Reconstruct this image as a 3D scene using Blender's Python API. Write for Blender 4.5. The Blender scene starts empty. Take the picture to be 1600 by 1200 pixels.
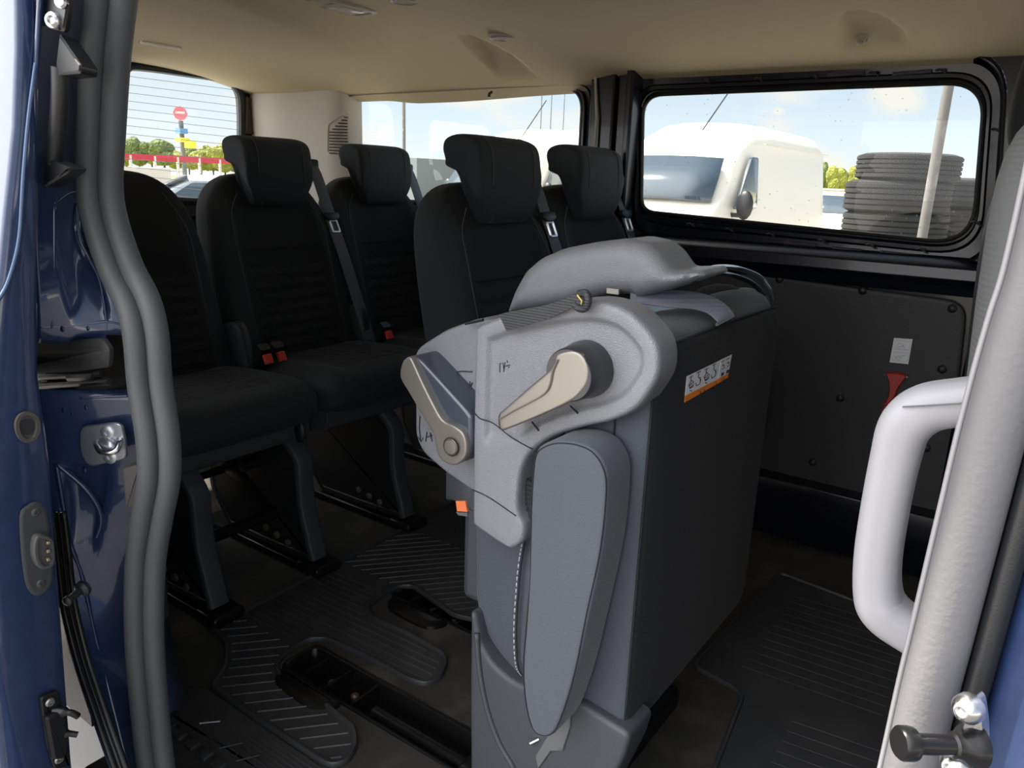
import bpy, bmesh, math, random
from mathutils import Vector, Matrix
from mathutils.geometry import delaunay_2d_cdt
import numpy as np
random.seed(7)
SC = bpy.context.scene
COL = SC.collection
# ------------------------------------------------------------------ camera
F = 1191.0
YAW, PITCH, ROLL = [math.radians(a) for a in (35.29, 15.15, 2.035)]
CAM = Vector((0.08, -0.47, 1.02))
fw = Vector((-math.sin(YAW)*math.cos(PITCH), math.cos(YAW)*math.cos(PITCH), -math.sin(PITCH)))
rt = Vector((math.cos(YAW), math.sin(YAW), 0))
dn = fw.cross(rt)
RT = math.cos(ROLL)*rt - math.sin(ROLL)*dn
DN = math.sin(ROLL)*rt + math.cos(ROLL)*dn
cd = bpy.data.cameras.new('camera'); cam = bpy.data.objects.new('camera', cd); COL.objects.link(cam)
cd.sensor_width = 36; cd.lens = 36*F/1600; cd.clip_start = 0.02; cd.clip_end = 2000
m = Matrix((RT, -DN, -fw)).transposed().to_4x4(); m.translation = CAM
cam.matrix_world = m
SC.camera = cam

def P(px, py, x=None, y=None, z=None):
    """real point of the place seen at a photo pixel, on the plane it stands on"""
    r = RT*((px-800)/F) + DN*((py-600)/F) + fw
    if x is not None: t = (x-CAM.x)/r.x
    elif y is not None: t = (y-CAM.y)/r.y
    else: t = (z-CAM.z)/r.z
    return CAM + r*t

# ------------------------------------------------------------------ world, sun, exposure
W = bpy.data.worlds.new('sky'); SC.world = W; W.use_nodes = True
nt = W.node_tree; nt.nodes.clear()
def N(t, typ, **k):
    n = t.nodes.new(typ)
    for a, b in k.items():
        if a in n.inputs: n.inputs[a].default_value = b
        else: setattr(n, a, b)
    return n
out = N(nt, 'ShaderNodeOutputWorld'); bg = N(nt, 'ShaderNodeBackground')
tc = N(nt, 'ShaderNodeTexCoord'); sep = N(nt, 'ShaderNodeSeparateXYZ')
nt.links.new(tc.outputs['Generated'], sep.inputs[0])
ramp = N(nt, 'ShaderNodeValToRGB')
cr = ramp.color_ramp
cr.elements[0].position = 0.0; cr.elements[0].color = (0.95, 0.98, 1.0, 1)
cr.elements[1].position = 0.7; cr.elements[1].color = (0.16, 0.30, 0.52, 1)
e = cr.elements.new(0.06); e.color = (0.80, 0.92, 1.0, 1)
e = cr.elements.new(0.16); e.color = (0.52, 0.70, 0.88, 1)
nt.links.new(sep.outputs[2], ramp.inputs[0])
# small clouds
mp = N(nt, 'ShaderNodeMapping'); mp.inputs['Scale'].default_value = (1, 1, 2.6)
nz = N(nt, 'ShaderNodeTexNoise', Scale=5.5, Detail=7.0, Roughness=0.55)
nt.links.new(tc.outputs['Generated'], mp.inputs[0]); nt.links.new(mp.outputs[0], nz.inputs['Vector'])
cramp = N(nt, 'ShaderNodeValToRGB'); cramp.color_ramp.elements[0].position = 0.54; cramp.color_ramp.elements[1].position = 0.70
nt.links.new(nz.outputs[0], cramp.inputs[0])
mix = N(nt, 'ShaderNodeMix', data_type='RGBA'); mix.inputs['B'].default_value = (1.0, 0.93, 0.86, 1)
nt.links.new(cramp.outputs[0], mix.inputs[0]); nt.links.new(ramp.outputs[0], mix.inputs['A'])
for (cx_, cy_, cz_, rad) in ((-.183, .978, .104, .045), (-.26, .96, .022, .05), (-.30, .94, .085, .012), (-.80, .59, .075, .035), (-.62, .77, .10, .05)):
    cvec = Vector((cx_, cy_, cz_)).normalized()
    dd = N(nt, 'ShaderNodeVectorMath', operation='SUBTRACT'); dd.inputs[1].default_value = tuple(cvec); nt.links.new(tc.outputs['Generated'], dd.inputs[0])
    ds = N(nt, 'ShaderNodeVectorMath', operation='MULTIPLY'); ds.inputs[1].default_value = (1, 1, 1.7); nt.links.new(dd.outputs[0], ds.inputs[0])
    dl = N(nt, 'ShaderNodeVectorMath', operation='LENGTH'); nt.links.new(ds.outputs[0], dl.inputs[0])
    n2 = N(nt, 'ShaderNodeTexNoise', Scale=30.0, Detail=5.0); nt.links.new(tc.outputs['Generated'], n2.inputs['Vector'])
    ad = N(nt, 'ShaderNodeMath', operation='MULTIPLY_ADD'); ad.inputs[1].default_value = rad*1.6; nt.links.new(n2.outputs[0], ad.inputs[0]); nt.links.new(dl.outputs['Value'], ad.inputs[2])
    mq = N(nt, 'ShaderNodeMapRange'); mq.inputs['From Min'].default_value = rad*1.75; mq.inputs['From Max'].default_value = rad*1.15
    mq.inputs['To Min'].default_value = 0.0; mq.inputs['To Max'].default_value = .85
    nt.links.new(ad.outputs[0], mq.inputs['Value'])
    mz = N(nt, 'ShaderNodeMix', data_type='RGBA'); mz.inputs['B'].default_value = (1.0, .94, .84, 1)
    nt.links.new(mq.outputs[0], mz.inputs[0]); nt.links.new(mix.outputs['Result'], mz.inputs['A']); mix = mz
# white sky lobe added behind the camera to light the interior
SUN = Vector((-0.55, -0.10, 1.0)).normalized()
GLOW = Vector((-0.52, -0.72, 0.50)).normalized()   # centre of that added lobe
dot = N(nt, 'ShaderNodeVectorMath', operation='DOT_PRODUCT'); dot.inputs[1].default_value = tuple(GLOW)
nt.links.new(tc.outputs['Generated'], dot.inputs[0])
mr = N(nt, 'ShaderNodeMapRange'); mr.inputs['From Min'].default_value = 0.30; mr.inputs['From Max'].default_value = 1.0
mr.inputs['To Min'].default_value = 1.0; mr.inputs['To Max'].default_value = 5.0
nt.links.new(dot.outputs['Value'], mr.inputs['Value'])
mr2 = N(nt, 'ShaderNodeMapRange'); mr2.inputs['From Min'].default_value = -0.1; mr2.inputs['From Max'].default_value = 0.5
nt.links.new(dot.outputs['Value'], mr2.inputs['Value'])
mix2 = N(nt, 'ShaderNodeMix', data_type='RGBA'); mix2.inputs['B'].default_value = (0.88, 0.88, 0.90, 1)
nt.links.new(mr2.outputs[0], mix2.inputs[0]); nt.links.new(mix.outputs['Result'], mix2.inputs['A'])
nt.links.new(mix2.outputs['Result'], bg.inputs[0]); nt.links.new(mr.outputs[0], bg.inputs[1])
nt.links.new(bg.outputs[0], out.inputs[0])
sd = bpy.data.lights.new('sun', 'SUN'); sd.energy = 13.0; sd.angle = math.radians(1.2); sd.color = (1.0, 0.91, 0.78)
sun = bpy.data.objects.new('sun', sd); COL.objects.link(sun)
sun.rotation_euler = SUN.to_track_quat('Z', 'Y').to_euler()
SC.view_settings.view_transform = 'Standard'; SC.view_settings.look = 'None'
SC.view_settings.gamma = 1; SC.view_settings.exposure = 0.30; SC.view_settings.use_curve_mapping = False

# ------------------------------------------------------------------ materials
MATS = {}
def mat(name, col, rough=0.6, metal=0.0, bump=None, var=None, coat=0.0, sheen=0.0, spec=0.5, coord='Object'):
    if name in MATS: return MATS[name]
    M_ = bpy.data.materials.new(name); M_.use_nodes = True; t = M_.node_tree
    b = t.nodes['Principled BSDF']
    b.inputs['Base Color'].default_value = (*col, 1); b.inputs['Roughness'].default_value = rough
    b.inputs['Metallic'].default_value = metal; b.inputs['Coat Weight'].default_value = coat
    b.inputs['Coat Roughness'].default_value = 0.06; b.inputs['Coat IOR'].default_value = 1.7 if name == 'navy_paint' else 1.5
    b.inputs['Sheen Weight'].default_value = sheen; b.inputs['Sheen Roughness'].default_value = 0.4
    b.inputs['Specular IOR Level'].default_value = spec
    c = N(t, 'ShaderNodeTexCoord')
    if var:
        n = N(t, 'ShaderNodeTexNoise', Scale=var[0], Detail=5.0)
        t.links.new(c.outputs[coord], n.inputs['Vector'])
        r = N(t, 'ShaderNodeValToRGB'); r.color_ramp.elements[0].position = var[2] if len(var) > 2 else .35; r.color_ramp.elements[1].position = .7
        r.color_ramp.elements[0].color = (*col, 1); r.color_ramp.elements[1].color = (*var[1], 1)
        t.links.new(n.outputs[0], r.inputs[0]); t.links.new(r.outputs[0], b.inputs['Base Color'])
    if bump:
        kind, sc, st = bump[:3]
        if kind == 'noise': n = N(t, 'ShaderNodeTexNoise', Scale=sc, Detail=2.0)
        elif kind == 'voronoi': n = N(t, 'ShaderNodeTexVoronoi', Scale=sc)
        elif kind == 'weave': n = N(t, 'ShaderNodeTexWave', Scale=sc, wave_type='BANDS', bands_direction='Z'); n.inputs['Distortion'].default_value = 2.0; n.inputs['Detail Scale'].default_value = 4
        else: n = N(t, 'ShaderNodeTexBrick', Scale=sc)
        t.links.new(c.outputs[coord], n.inputs['Vector'])
        bp = N(t, 'ShaderNodeBump', Strength=st, Distance=bump[3] if len(bump) > 3 else 0.001)
        o = n.outputs['Distance'] if kind == 'voronoi' else n.outputs[0] if kind != 'brick' else n.outputs['Fac']
        t.links.new(o, bp.inputs['Height']); t.links.new(bp.outputs[0], b.inputs['Normal'])
    MATS[name] = M_
    return M_
def glass(name, tint, refl=0.05, dots=False):
    M_ = bpy.data.materials.new(name); M_.use_nodes = True; t = M_.node_tree; t.nodes.clear()
    o = N(t, 'ShaderNodeOutputMaterial'); tr = N(t, 'ShaderNodeBsdfTransparent'); tr.inputs[0].default_value = (*tint, 1)
    gl = N(t, 'ShaderNodeBsdfGlossy', Roughness=0.0); mx = N(t, 'ShaderNodeMixShader'); mx.inputs[0].default_value = refl
    t.links.new(tr.outputs[0], mx.inputs[1]); t.links.new(gl.outputs[0], mx.inputs[2])
    if dots:
        c = N(t, 'ShaderNodeTexCoord'); v = N(t, 'ShaderNodeTexVoronoi', Scale=55.0)
        t.links.new(c.outputs['Object'], v.inputs['Vector'])
        lt = N(t, 'ShaderNodeMath', operation='LESS_THAN'); lt.inputs[1].default_value = 0.13
        t.links.new(v.outputs['Distance'], lt.inputs[0])
        nn = N(t, 'ShaderNodeTexNoise', Scale=6.0); t.links.new(c.outputs['Object'], nn.inputs['Vector'])
        g2 = N(t, 'ShaderNodeMath', operation='GREATER_THAN'); g2.inputs[1].default_value = 0.50
        t.links.new(nn.outputs[0], g2.inputs[0])
        ml = N(t, 'ShaderNodeMath', operation='MULTIPLY'); t.links.new(lt.outputs[0], ml.inputs[0]); t.links.new(g2.outputs[0], ml.inputs[1])
        m3 = N(t, 'ShaderNodeMath', operation='MULTIPLY'); m3.inputs[1].default_value = 0.35; t.links.new(ml.outputs[0], m3.inputs[0])
        df = N(t, 'ShaderNodeBsdfDiffuse'); df.inputs[0].default_value = (.8, .8, .8, 1)
        mx2 = N(t, 'ShaderNodeMixShader'); t.links.new(m3.outputs[0], mx2.inputs[0]); t.links.new(mx.outputs[0], mx2.inputs[1]); t.links.new(df.outputs[0], mx2.inputs[2])
        t.links.new(mx2.outputs[0], o.inputs[0])
    else: t.links.new(mx.outputs[0], o.inputs[0])
    return M_

NAVY   = mat('navy_paint', (0.016, 0.032, 0.092), .35, .1, var=(90, (0.021, 0.042, 0.115)), coat=.7)
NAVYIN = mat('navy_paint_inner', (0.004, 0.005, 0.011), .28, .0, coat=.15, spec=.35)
RUBBER = mat('rubber', (0.075, 0.080, 0.085), .55, bump=('noise', 300, .15))
BLACK  = mat('black_plastic', (0.012, 0.013, 0.015), .45, bump=('noise', 900, .2))
BLACKM = mat('black_metal', (0.010, 0.010, 0.011), .28, .3)
GREYPL = mat('grained_grey_plastic', (0.185, 0.193, 0.215), .36, bump=('voronoi', 700, .6), spec=.7)
DKPL   = mat('dark_grained_plastic', (0.050, 0.055, 0.065), .50, bump=('voronoi', 900, .35))
BASEPL = mat('base_plastic', (0.048, 0.052, 0.062), .5, bump=('voronoi', 900, .3))
SILVER = mat('satin_silver', (0.25, 0.235, 0.215), .36, .6, bump=('noise', 1200, .05))
STEEL  = mat('steel', (0.62, 0.62, 0.62), .25, 1.0)
ZINC   = mat('zinc_plate', (0.55, 0.57, 0.62), .35, .9)
FAB    = mat('black_seat_fabric', (0.009, 0.0105, 0.0125), .9, bump=('noise', 700, .4), sheen=.03)
FABI   = mat('ribbed_seat_fabric', (0.011, 0.0125, 0.0145), .9, bump=('weave', 9, .9, .005), sheen=.03)
FABB   = mat('bolster_fabric', (0.016, 0.020, 0.026), .85, bump=('noise', 700, .4), sheen=.04)
FABG   = mat('grey_seat_fabric', (0.068, 0.078, 0.096), .85, bump=('voronoi', 430, .5), sheen=.2)
FABD   = mat('dark_backrest_fabric', (0.010, 0.012, 0.016), .85, bump=('voronoi', 430, .5), sheen=.03)
FABT   = mat('grey_backrest_trim', (0.050, 0.058, 0.074), .85, bump=('voronoi', 430, .5), sheen=.2)
STITCH = mat('stitching', (0.42, 0.44, 0.48), .8)
STITCHD = mat('dark_stitching', (0.07, 0.075, 0.08), .8)
SEAM   = mat('dark_seam', (0.012, 0.013, 0.016), .9)
BELT   = mat('grey_webbing', (0.085, 0.092, 0.105), .6, bump=('weave', 60, .4))
BELTL  = mat('light_grey_webbing', (0.16, 0.17, 0.21), .5, bump=('weave', 60, .4))
RED    = mat('red_plastic', (0.75, 0.075, 0.045), .4)
DKRED  = mat('hammer_red', (0.42, 0.035, 0.03), .4)
ORANGE = mat('orange_plastic', (0.85, 0.22, 0.08), .4)
BEIGE  = mat('headliner', (0.54, 0.45, 0.295), .95, bump=('noise', 500, .3))
BEIGEP = mat('beige_pillar_plastic', (0.47, 0.44, 0.38), .6)
GREYC  = mat('ceiling_grey_plastic', (0.34, 0.32, 0.28), .5)
CARPET = mat('carpet', (0.036, 0.034, 0.031), .97, bump=('noise', 500, .8, .002), var=(9, (0.085, 0.075, 0.058), .5))
MATR   = mat('rubber_mat', (0.032, 0.033, 0.037), .48, bump=('noise', 300, .2), var=(14, (0.048, 0.048, 0.050)))
PANEL  = mat('hardboard', (0.020, 0.022, 0.025), .5, bump=('noise', 260, .35))
HANDLE = mat('light_grey_plastic', (0.27, 0.27, 0.29), .42, bump=('noise', 1300, .05))
WHITE  = mat('white_label', (0.80, 0.82, 0.86), .5)
LABELO = mat('orange_label', (0.85, 0.25, 0.03), .5)
INK    = mat('ink', (0.01, 0.01, 0.012), .5)
INKG   = mat('grey_ink', (0.35, 0.37, 0.42), .5)
GREYF  = mat('light_grey_fabric', (0.10, 0.104, 0.108), .9, bump=('weave', 60, .4))
VANW   = mat('white_van_paint', (0.74, 0.70, 0.61), .4, coat=.1)
VANG   = mat('van_glass', (0.05, 0.07, 0.09), .1, spec=.8)
TYRE   = mat('tyre_rubber', (0.018, 0.018, 0.018), .95)
CONC   = mat('concrete', (0.36, 0.345, 0.32), .9, var=(3, (0.46, 0.445, 0.42)), bump=('noise', 60, .4))
LEAF   = mat('foliage', (0.16, 0.18, 0.03), .9, var=(1.6, (0.30, 0.30, 0.07)))
LEAFD  = mat('dark_foliage', (0.08, 0.12, 0.04), .9, var=(1.6, (0.16, 0.19, 0.06)))
BARK   = mat('bark', (0.08, 0.06, 0.04), .9)
GRASS  = mat('grass', (0.30, 0.34, 0.06), .9, var=(.5, (0.40, 0.36, 0.10)))
POLEM  = mat('galvanised_pole', (0.13, 0.125, 0.115), .8, var=(5, (.30, .29, .27), .55))
BUILD  = mat('pale_wall', (0.62, 0.58, 0.52), .8)
CRIMSON = mat('crimson_rail', (0.5, 0.03, 0.05), .5)
YELLOW = mat('yellow_sign', (0.75, 0.70, 0.05), .5)
GUIDEG = mat('grey_guide_plastic', (0.018, 0.018, 0.019), .75)
DIRTY  = mat('dusty_rubber', (0.065, 0.058, 0.05), .8, bump=('noise', 200, .5))
GLASS  = glass('window_glass', (.82, .84, .83), .02, True)
GLASSR = glass('rear_glass', (.84, .87, .86), .04)

# ------------------------------------------------------------------ mesh tools
def V(*a): return Vector(a)
def crom(pts, n=8, closed=True):
    pts = [Vector(p) for p in pts]; L = len(pts); o = []
    R_ = range(L) if closed else range(L-1)
    for i in R_:
        g = lambda k: pts[k % L] if closed else pts[max(0, min(L-1, k))]
        a, b, c, d = g(i-1), g(i), g(i+1), g(i+2)
        for j in range(n):
            t = j/n
            o.append(0.5*((2*b)+(c-a)*t+(2*a-5*b+4*c-d)*t*t+(3*b-a-3*c+d)*t**3))
    if not closed: o.append(pts[-1])
    return o
def rrect(cx, cy, w, h, r, n=6):
    o = []
    for sx, sy, a0 in ((1, 1, 0), (-1, 1, 90), (-1, -1, 180), (1, -1, 270)):
        for k in range(n+1):
            a = math.radians(a0+90*k/n)
            o.append(Vector((cx+sx*(w/2-r)+r*math.cos(a), cy+sy*(h/2-r)+r*math.sin(a))))
    return o
def roundpoly(pts, r, n=5):
    """2D/3D polygon with rounded corners"""
    pts = [Vector(p) for p in pts]; o = []; L = len(pts)
    rr = r if isinstance(r, (list, tuple)) else [r]*L
    for i in range(L):
        b = pts[i]; a = pts[i-1]; c = pts[(i+1) % L]
        u = (a-b); v = (c-b); k = min(rr[i], u.length*.48, v.length*.48)
        if k < 1e-5: o.append(b); continue
        p = b+u.normalized()*k; q = b+v.normalized()*k
        for j in range(n+1):
            t = j/n; o.append((1-t)**2*p+2*t*(1-t)*b+t*t*q)
    return o

class MB:
    def __init__(s): s.v = []; s.f = []; s.m = []
    def add(s, vs, fs, mi=0):
        b = len(s.v); s.v += [Vector(v) for v in vs]; s.f += [[b+i for i in f] for f in fs]; s.m += [mi]*len(fs)
        return s
    def box(s, c, d, rot=None, mi=0):
        vs = []
        for x in (-.5, .5):
            for y in (-.5, .5):
                for z in (-.5, .5):
                    p = Vector((x*d[0], y*d[1], z*d[2]))
                    if rot: p = rot @ p
                    vs.append(Vector(c)+p)
        return s.add(vs, [(0, 1, 3, 2), (4, 6, 7, 5), (0, 4, 5, 1), (2, 3, 7, 6), (0, 2, 6, 4), (1, 5, 7, 3)], mi)
    def loft(s, rings, c0=True, c1=True, closed=True, mi=0, wrap=False):
        n = len(rings[0]); vs = [p for r in rings for p in r]; fs = []
        K = len(rings)
        for i in range(K if wrap else K-1):
            i2 = (i+1) % K
            for j in range(n if closed else n-1):
                k = (j+1) % n
                fs.append((i*n+j, i*n+k, i2*n+k, i2*n+j))
        if closed and not wrap:
            if c0: fs.append(tuple(range(n-1, -1, -1)))
            if c1: fs.append(tuple((K-1)*n+j for j in range(n)))
        return s.add(vs, fs, mi)
    def frames(s, path, up=None, closed=False):
        path = [Vector(p) for p in path]; L = len(path); fr = []; prev = None
        for i in range(L):
            a = path[i-1] if (i or closed) else path[0]; b = path[(i+1) % L] if (i < L-1 or closed) else path[-1]
            t = (b-a).normalized()
            if up is not None: u = Vector(up)
            else: u = prev if prev is not None else (Vector((0, 0, 1)) if abs(t.z) < .9 else Vector((1, 0, 0)))
            u = (u-t*u.dot(t))
            u.normalize(); prev = u; fr.append((path[i], t.cross(u), u))
        return fr
    def sweep(s, path, prof, up=None, closed=False, mi=0, sc=None):
        rings = []
        for i, (p, a, b) in enumerate(s.frames(path, up, closed)):
            k = sc[i] if sc else 1
            rings.append([p+a*q[0]*k+b*q[1]*k for q in prof])
        return s.loft(rings, wrap=closed, mi=mi)
    def tube(s, path, r, n=10, closed=False, mi=0, sc=None, up=None):
        return s.sweep(path, [(r*math.cos(2*math.pi*k/n), r*math.sin(2*math.pi*k/n)) for k in range(n)], up, closed, mi, sc)
    def lathe(s, c, ax, prof, n=24, mi=0):
        ax = Vector(ax).normalized(); u = ax.orthogonal().normalized(); w = ax.cross(u)
        return s.loft([[Vector(c)+ax*h+(u*math.cos(2*math.pi*k/n)+w*math.sin(2*math.pi*k/n))*max(r, 1e-5) for k in range(n)] for r, h in prof], mi=mi)
    def ball(s, c, r, n=12, mi=0):
        r = (r, r, r) if not isinstance(r, (tuple, list)) else r; rings = []
        for i in range(n//2+1):
            t = math.pi*(i+.001)/(n//2+.002)
            rings.append([Vector(c)+Vector((r[0]*math.sin(t)*math.cos(2*math.pi*k/n), r[1]*math.sin(t)*math.sin(2*math.pi*k/n), -r[2]*math.cos(t))) for k in range(n)])
        return s.loft(rings, mi=mi)
    def plate(s, outl, nrm, levels, mi=0, fillmi=None):
        """outline (3D, planar) raised along nrm through levels (inset, height)"""
        nrm = Vector(nrm).normalized(); o = [Vector(p) for p in outl]; L = len(o)
        q = []
        for p in o:
            if not q or (p-q[-1]).length > 1e-5: q.append(p)
        if (q[0]-q[-1]).length < 1e-5: q.pop()
        o = q; L = len(o)
        ar = Vector((0, 0, 0))
        for i in range(L): ar += o[i].cross(o[(i+1) % L])
        if ar.dot(nrm) < 0: o.reverse()
        ins = []
        for i in range(L):
            e1 = (o[i]-o[i-1]).normalized(); e2 = (o[(i+1) % L]-o[i]).normalized()
            n1 = nrm.cross(e1); n2 = nrm.cross(e2); b = n1+n2
            if b.length < .2: b = n1
            b.normalize(); ins.append(b/max(.5, b.dot(n1)))
        rings = [[o[i]+ins[i]*a+nrm*h for i in range(L)] for a, h in levels]
        s.loft(rings, mi=mi)
        if fillmi is not None: s.m[-1] = fillmi
        return s
    def dome(s, outl, nrm, prof, depth, step=.0045, mi=0, mask=None, base=0):
        """padded or moulded shape: outline (planar, may be concave), front height a function of the distance to its edge"""
        nrm = Vector(nrm).normalized(); o = [Vector(p) for p in outl]
        u = nrm.orthogonal().normalized(); v = nrm.cross(u); O = o[0]
        p2 = [((p-O).dot(u), (p-O).dot(v)) for p in o]
        d2 = []
        for i in range(len(p2)):
            a, b = p2[i], p2[(i+1) % len(p2)]; L = math.hypot(b[0]-a[0], b[1]-a[1])
            if L < 1e-5: continue
            n = max(1, int(L/(step*1.2)))
            for k in range(n): d2.append((a[0]+(b[0]-a[0])*k/n, a[1]+(b[1]-a[1])*k/n))
        A = np.array(d2); B = np.roll(A, -1, 0); E_ = B-A; LL = (E_**2).sum(1)+1e-18
        area = (A[:, 0]*B[:, 1]-A[:, 1]*B[:, 0]).sum(); sg = 1 if area > 0 else -1
        def dist(Q):
            Q = np.asarray(Q); W_ = Q[:, None]-A[None]; t = np.clip((W_*E_[None]).sum(2)/LL, 0, 1)
            return np.sqrt(((W_-t[..., None]*E_[None])**2).sum(2).min(1))
        def ins(Q):
            Q = np.asarray(Q); x, y = Q[:, 0][:, None], Q[:, 1][:, None]
            c = (A[:, 1] > y) != (B[:, 1] > y); xx = (B[:, 0]-A[:, 0])*(y-A[:, 1])/np.where(abs(B[:, 1]-A[:, 1]) < 1e-12, 1e-12, B[:, 1]-A[:, 1])+A[:, 0]
            return ((c & (x < xx)).sum(1) % 2) == 1
        pts = [A]; nn = np.stack([-E_[:, 1], E_[:, 0]], 1)/np.sqrt(LL)[:, None]*sg; mid = nn+np.roll(nn, 1, 0); mid /= np.maximum(1e-6, np.sqrt((mid**2).sum(1)))[:, None]
        last = 0
        for d, _h in prof:
            if d <= 1e-6 or d-last < 3e-4: continue
            last = d
            Q = A+mid*d; k = ins(Q) & (dist(Q) > d*.93); pts.append(Q[k])
        g = np.stack(np.meshgrid(np.arange(A[:, 0].min(), A[:, 0].max(), step*1.6), np.arange(A[:, 1].min(), A[:, 1].max(), step*1.6)), -1).reshape(-1, 2)
        k = ins(g); g = g[k]
        if len(g): g = g[dist(g) > last+step*.6]; pts.append(g)
        P_ = np.concatenate(pts); na = len(A)
        vo, eo, fo_, *_r = delaunay_2d_cdt([Vector(q) for q in P_], [(i, (i+1) % na) for i in range(na)], [], 1, 1e-7)
        Q = np.array([[q.x, q.y] for q in vo]); D = dist(Q); H = np.interp(D, [q[0] for q in prof], [q[1] for q in prof])
        tri = [f for f in fo_ if ins([np.mean([Q[i] for i in f], 0)])[0]] if len(fo_) < 40000 else fo_
        if mask: H = np.array([h if h > base or d < .01 else base+(h-base)*mask(O+u*q[0]+v*q[1]) for q, h, d in zip(Q, H, D)])
        vs = [O+u*q[0]+v*q[1]+nrm*h for q, h in zip(Q, H)]
        s.add(vs, tri, mi)
        h0 = prof[0][1]
        top = [O+u*q[0]+v*q[1]+nrm*h0 for q in A]; bot = [p-nrm*(depth) for p in top]
        s.loft([top, bot], c0=False, c1=False, mi=mi)
        vb = [O+u*q[0]+v*q[1]+nrm*(h0-depth) for q in Q]
        s.add(vb, [list(reversed(f)) for f in tri], mi)
        return s
    def build(s, name, mats, parent=None, smooth=40, bevel=0, sub=0, props=None):
        me = bpy.data.meshes.new(name)
        off = Vector((0, 0, 0))
        if parent is not None:
            off = Vector(parent['_o']) if '_o' in parent else off
        elif s.v:
            xs = [v.x for v in s.v]; ys = [v.y for v in s.v]; zs = [v.z for v in s.v]
            off = Vector(((min(xs)+max(xs))/2, (min(ys)+max(ys))/2, min(zs)))
        me.from_pydata([tuple(v-off) for v in s.v], [], s.f)
        if not isinstance(mats, (list, tuple)): mats = [mats]
        for q in mats: me.materials.append(q)
        me.polygons.foreach_set('material_index', s.m)
        bm = bmesh.new(); bm.from_mesh(me)
        bmesh.ops.remove_doubles(bm, verts=bm.verts, dist=2e-6)
        bmesh.ops.recalc_face_normals(bm, faces=bm.faces)
        bm.to_mesh(me); bm.free()
        o = bpy.data.objects.new(name, me); COL.objects.link(o)
        if parent is not None: o.parent = parent
        else: o.location = off
        if smooth:
            me.shade_smooth()
            if not sub: me.set_sharp_from_angle(angle=math.radians(smooth))
        if bevel:
            b = o.modifiers.new('b', 'BEVEL'); b.width = bevel; b.segments = 3; b.limit_method = 'ANGLE'; b.angle_limit = math.radians(35); b.harden_normals = False
        if sub:
            b = o.modifiers.new('s', 'SUBSURF'); b.levels = sub; b.render_levels = sub
        o['_o'] = tuple(off)
        if parent is not None: o['_o'] = tuple(off)
        return o
def thing(name, label, cat, loc=(0, 0, 0), group=None):
    o = bpy.data.objects.new(name, None); COL.objects.link(o); o.location = loc; o.empty_display_size = .05
    o['_o'] = tuple(loc); return tag(o, label, cat, group)
def tag(o, label, cat, group=None, kind=None):
    o['label'] = label; o['category'] = cat
    if group: o['group'] = group
    if kind: o['kind'] = kind
    return o
def struct(o, label=None, cat=None):
    o['kind'] = 'structure'
    if label: o['label'] = label; o['category'] = cat
    return o
def sheet_holes(outer, holes, thick_vec, name, mats, bevel=0):
    """flat sheet (3D outlines, coplanar) with holes, given thickness"""
    bm = bmesh.new(); es = []
    for lp in [outer]+holes:
        vs = [bm.verts.new(p) for p in lp]
        for i in range(len(vs)): es.append(bm.edges.new((vs[i], vs[(i+1) % len(vs)])))
    bmesh.ops.triangle_fill(bm, use_beauty=True, use_dissolve=False, edges=es)
    r = bmesh.ops.extrude_face_region(bm, geom=bm.faces[:])
    bmesh.ops.translate(bm, verts=[g for g in r['geom'] if isinstance(g, bmesh.types.BMVert)], vec=thick_vec)
    bmesh.ops.recalc_face_normals(bm, faces=bm.faces)
    me = bpy.data.meshes.new(name); bm.to_mesh(me); bm.free()
    for q in (mats if isinstance(mats, (list, tuple)) else [mats]): me.materials.append(q)
    o = bpy.data.objects.new(name, me); COL.objects.link(o); o['_o'] = (0, 0, 0)
    return o
def ss(a, b, x):
    t = max(0, min(1, (x-a)/(b-a))); return t*t*(3-2*t)

# ================================================================== SETTING
GZ = -0.60
# ---- outside ground
g = MB().box((0, 40, GZ-.05), (400, 400, .1)).build('ground', CONC, smooth=0)
struct(g, 'pale concrete yard around the van', 'ground')
ap = MB().box((3.2, -3.6, GZ-.02), (8.6, 6.9, .06)).build('bounce_cut_patch', mat('dark_patch_ground', (.060, .058, .055), .9, bump=('noise', 120, .5), var=(6, (.085, .082, .078))), smooth=0)  # unseen dark patch, added to weaken ground bounce into the doorway
struct(ap, 'unseen dark ground patch added to cut light bounce through the door', 'ground')
# ---- floor with openings for the two seat rails
def xy(pts, z=0): return [V(p[0], p[1], z) for p in pts]
railA = rrect(-.79, .452, .64, .085, .02, 3); railB = rrect(-.785, .800, .69, .085, .02, 3)
outer = xy([(-2.75, .32), (-1.40, .32), (-1.21, .155), (-1.05, .03), (1.6, .03), (1.6, 1.74), (-2.75, 1.74)])
fl = sheet_holes(outer, [xy(railA), xy(railB)], V(0, 0, -.02), 'floor', CARPET)
struct(fl, 'black carpeted van floor', 'floor')
MB().box((-.6, 1.06, -.13), (4.3, 1.42, .04)).box((.27, .19, -.13), (2.6, .32, .04)).build('floor_underside', BLACKM, fl)
wa = MB()
for (x0, y0), (x1, y1) in (((-1.04, .025), (-1.21, .15)), ((-1.21, .15), (-1.40, .315)), ((-1.40, .315), (-2.74, .315))):
    wa.sweep([V(x0, y0, .15), V(x1, y1, .15)], [(-.008, -.30), (.008, -.30), (.008, .30), (-.008, .30)], up=V(0, 0, 1))
wa.box((-2.06, .16, .45), (1.36, .32, .02)); wa.build('wheel_arch', NAVYIN, fl, smooth=0)
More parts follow.
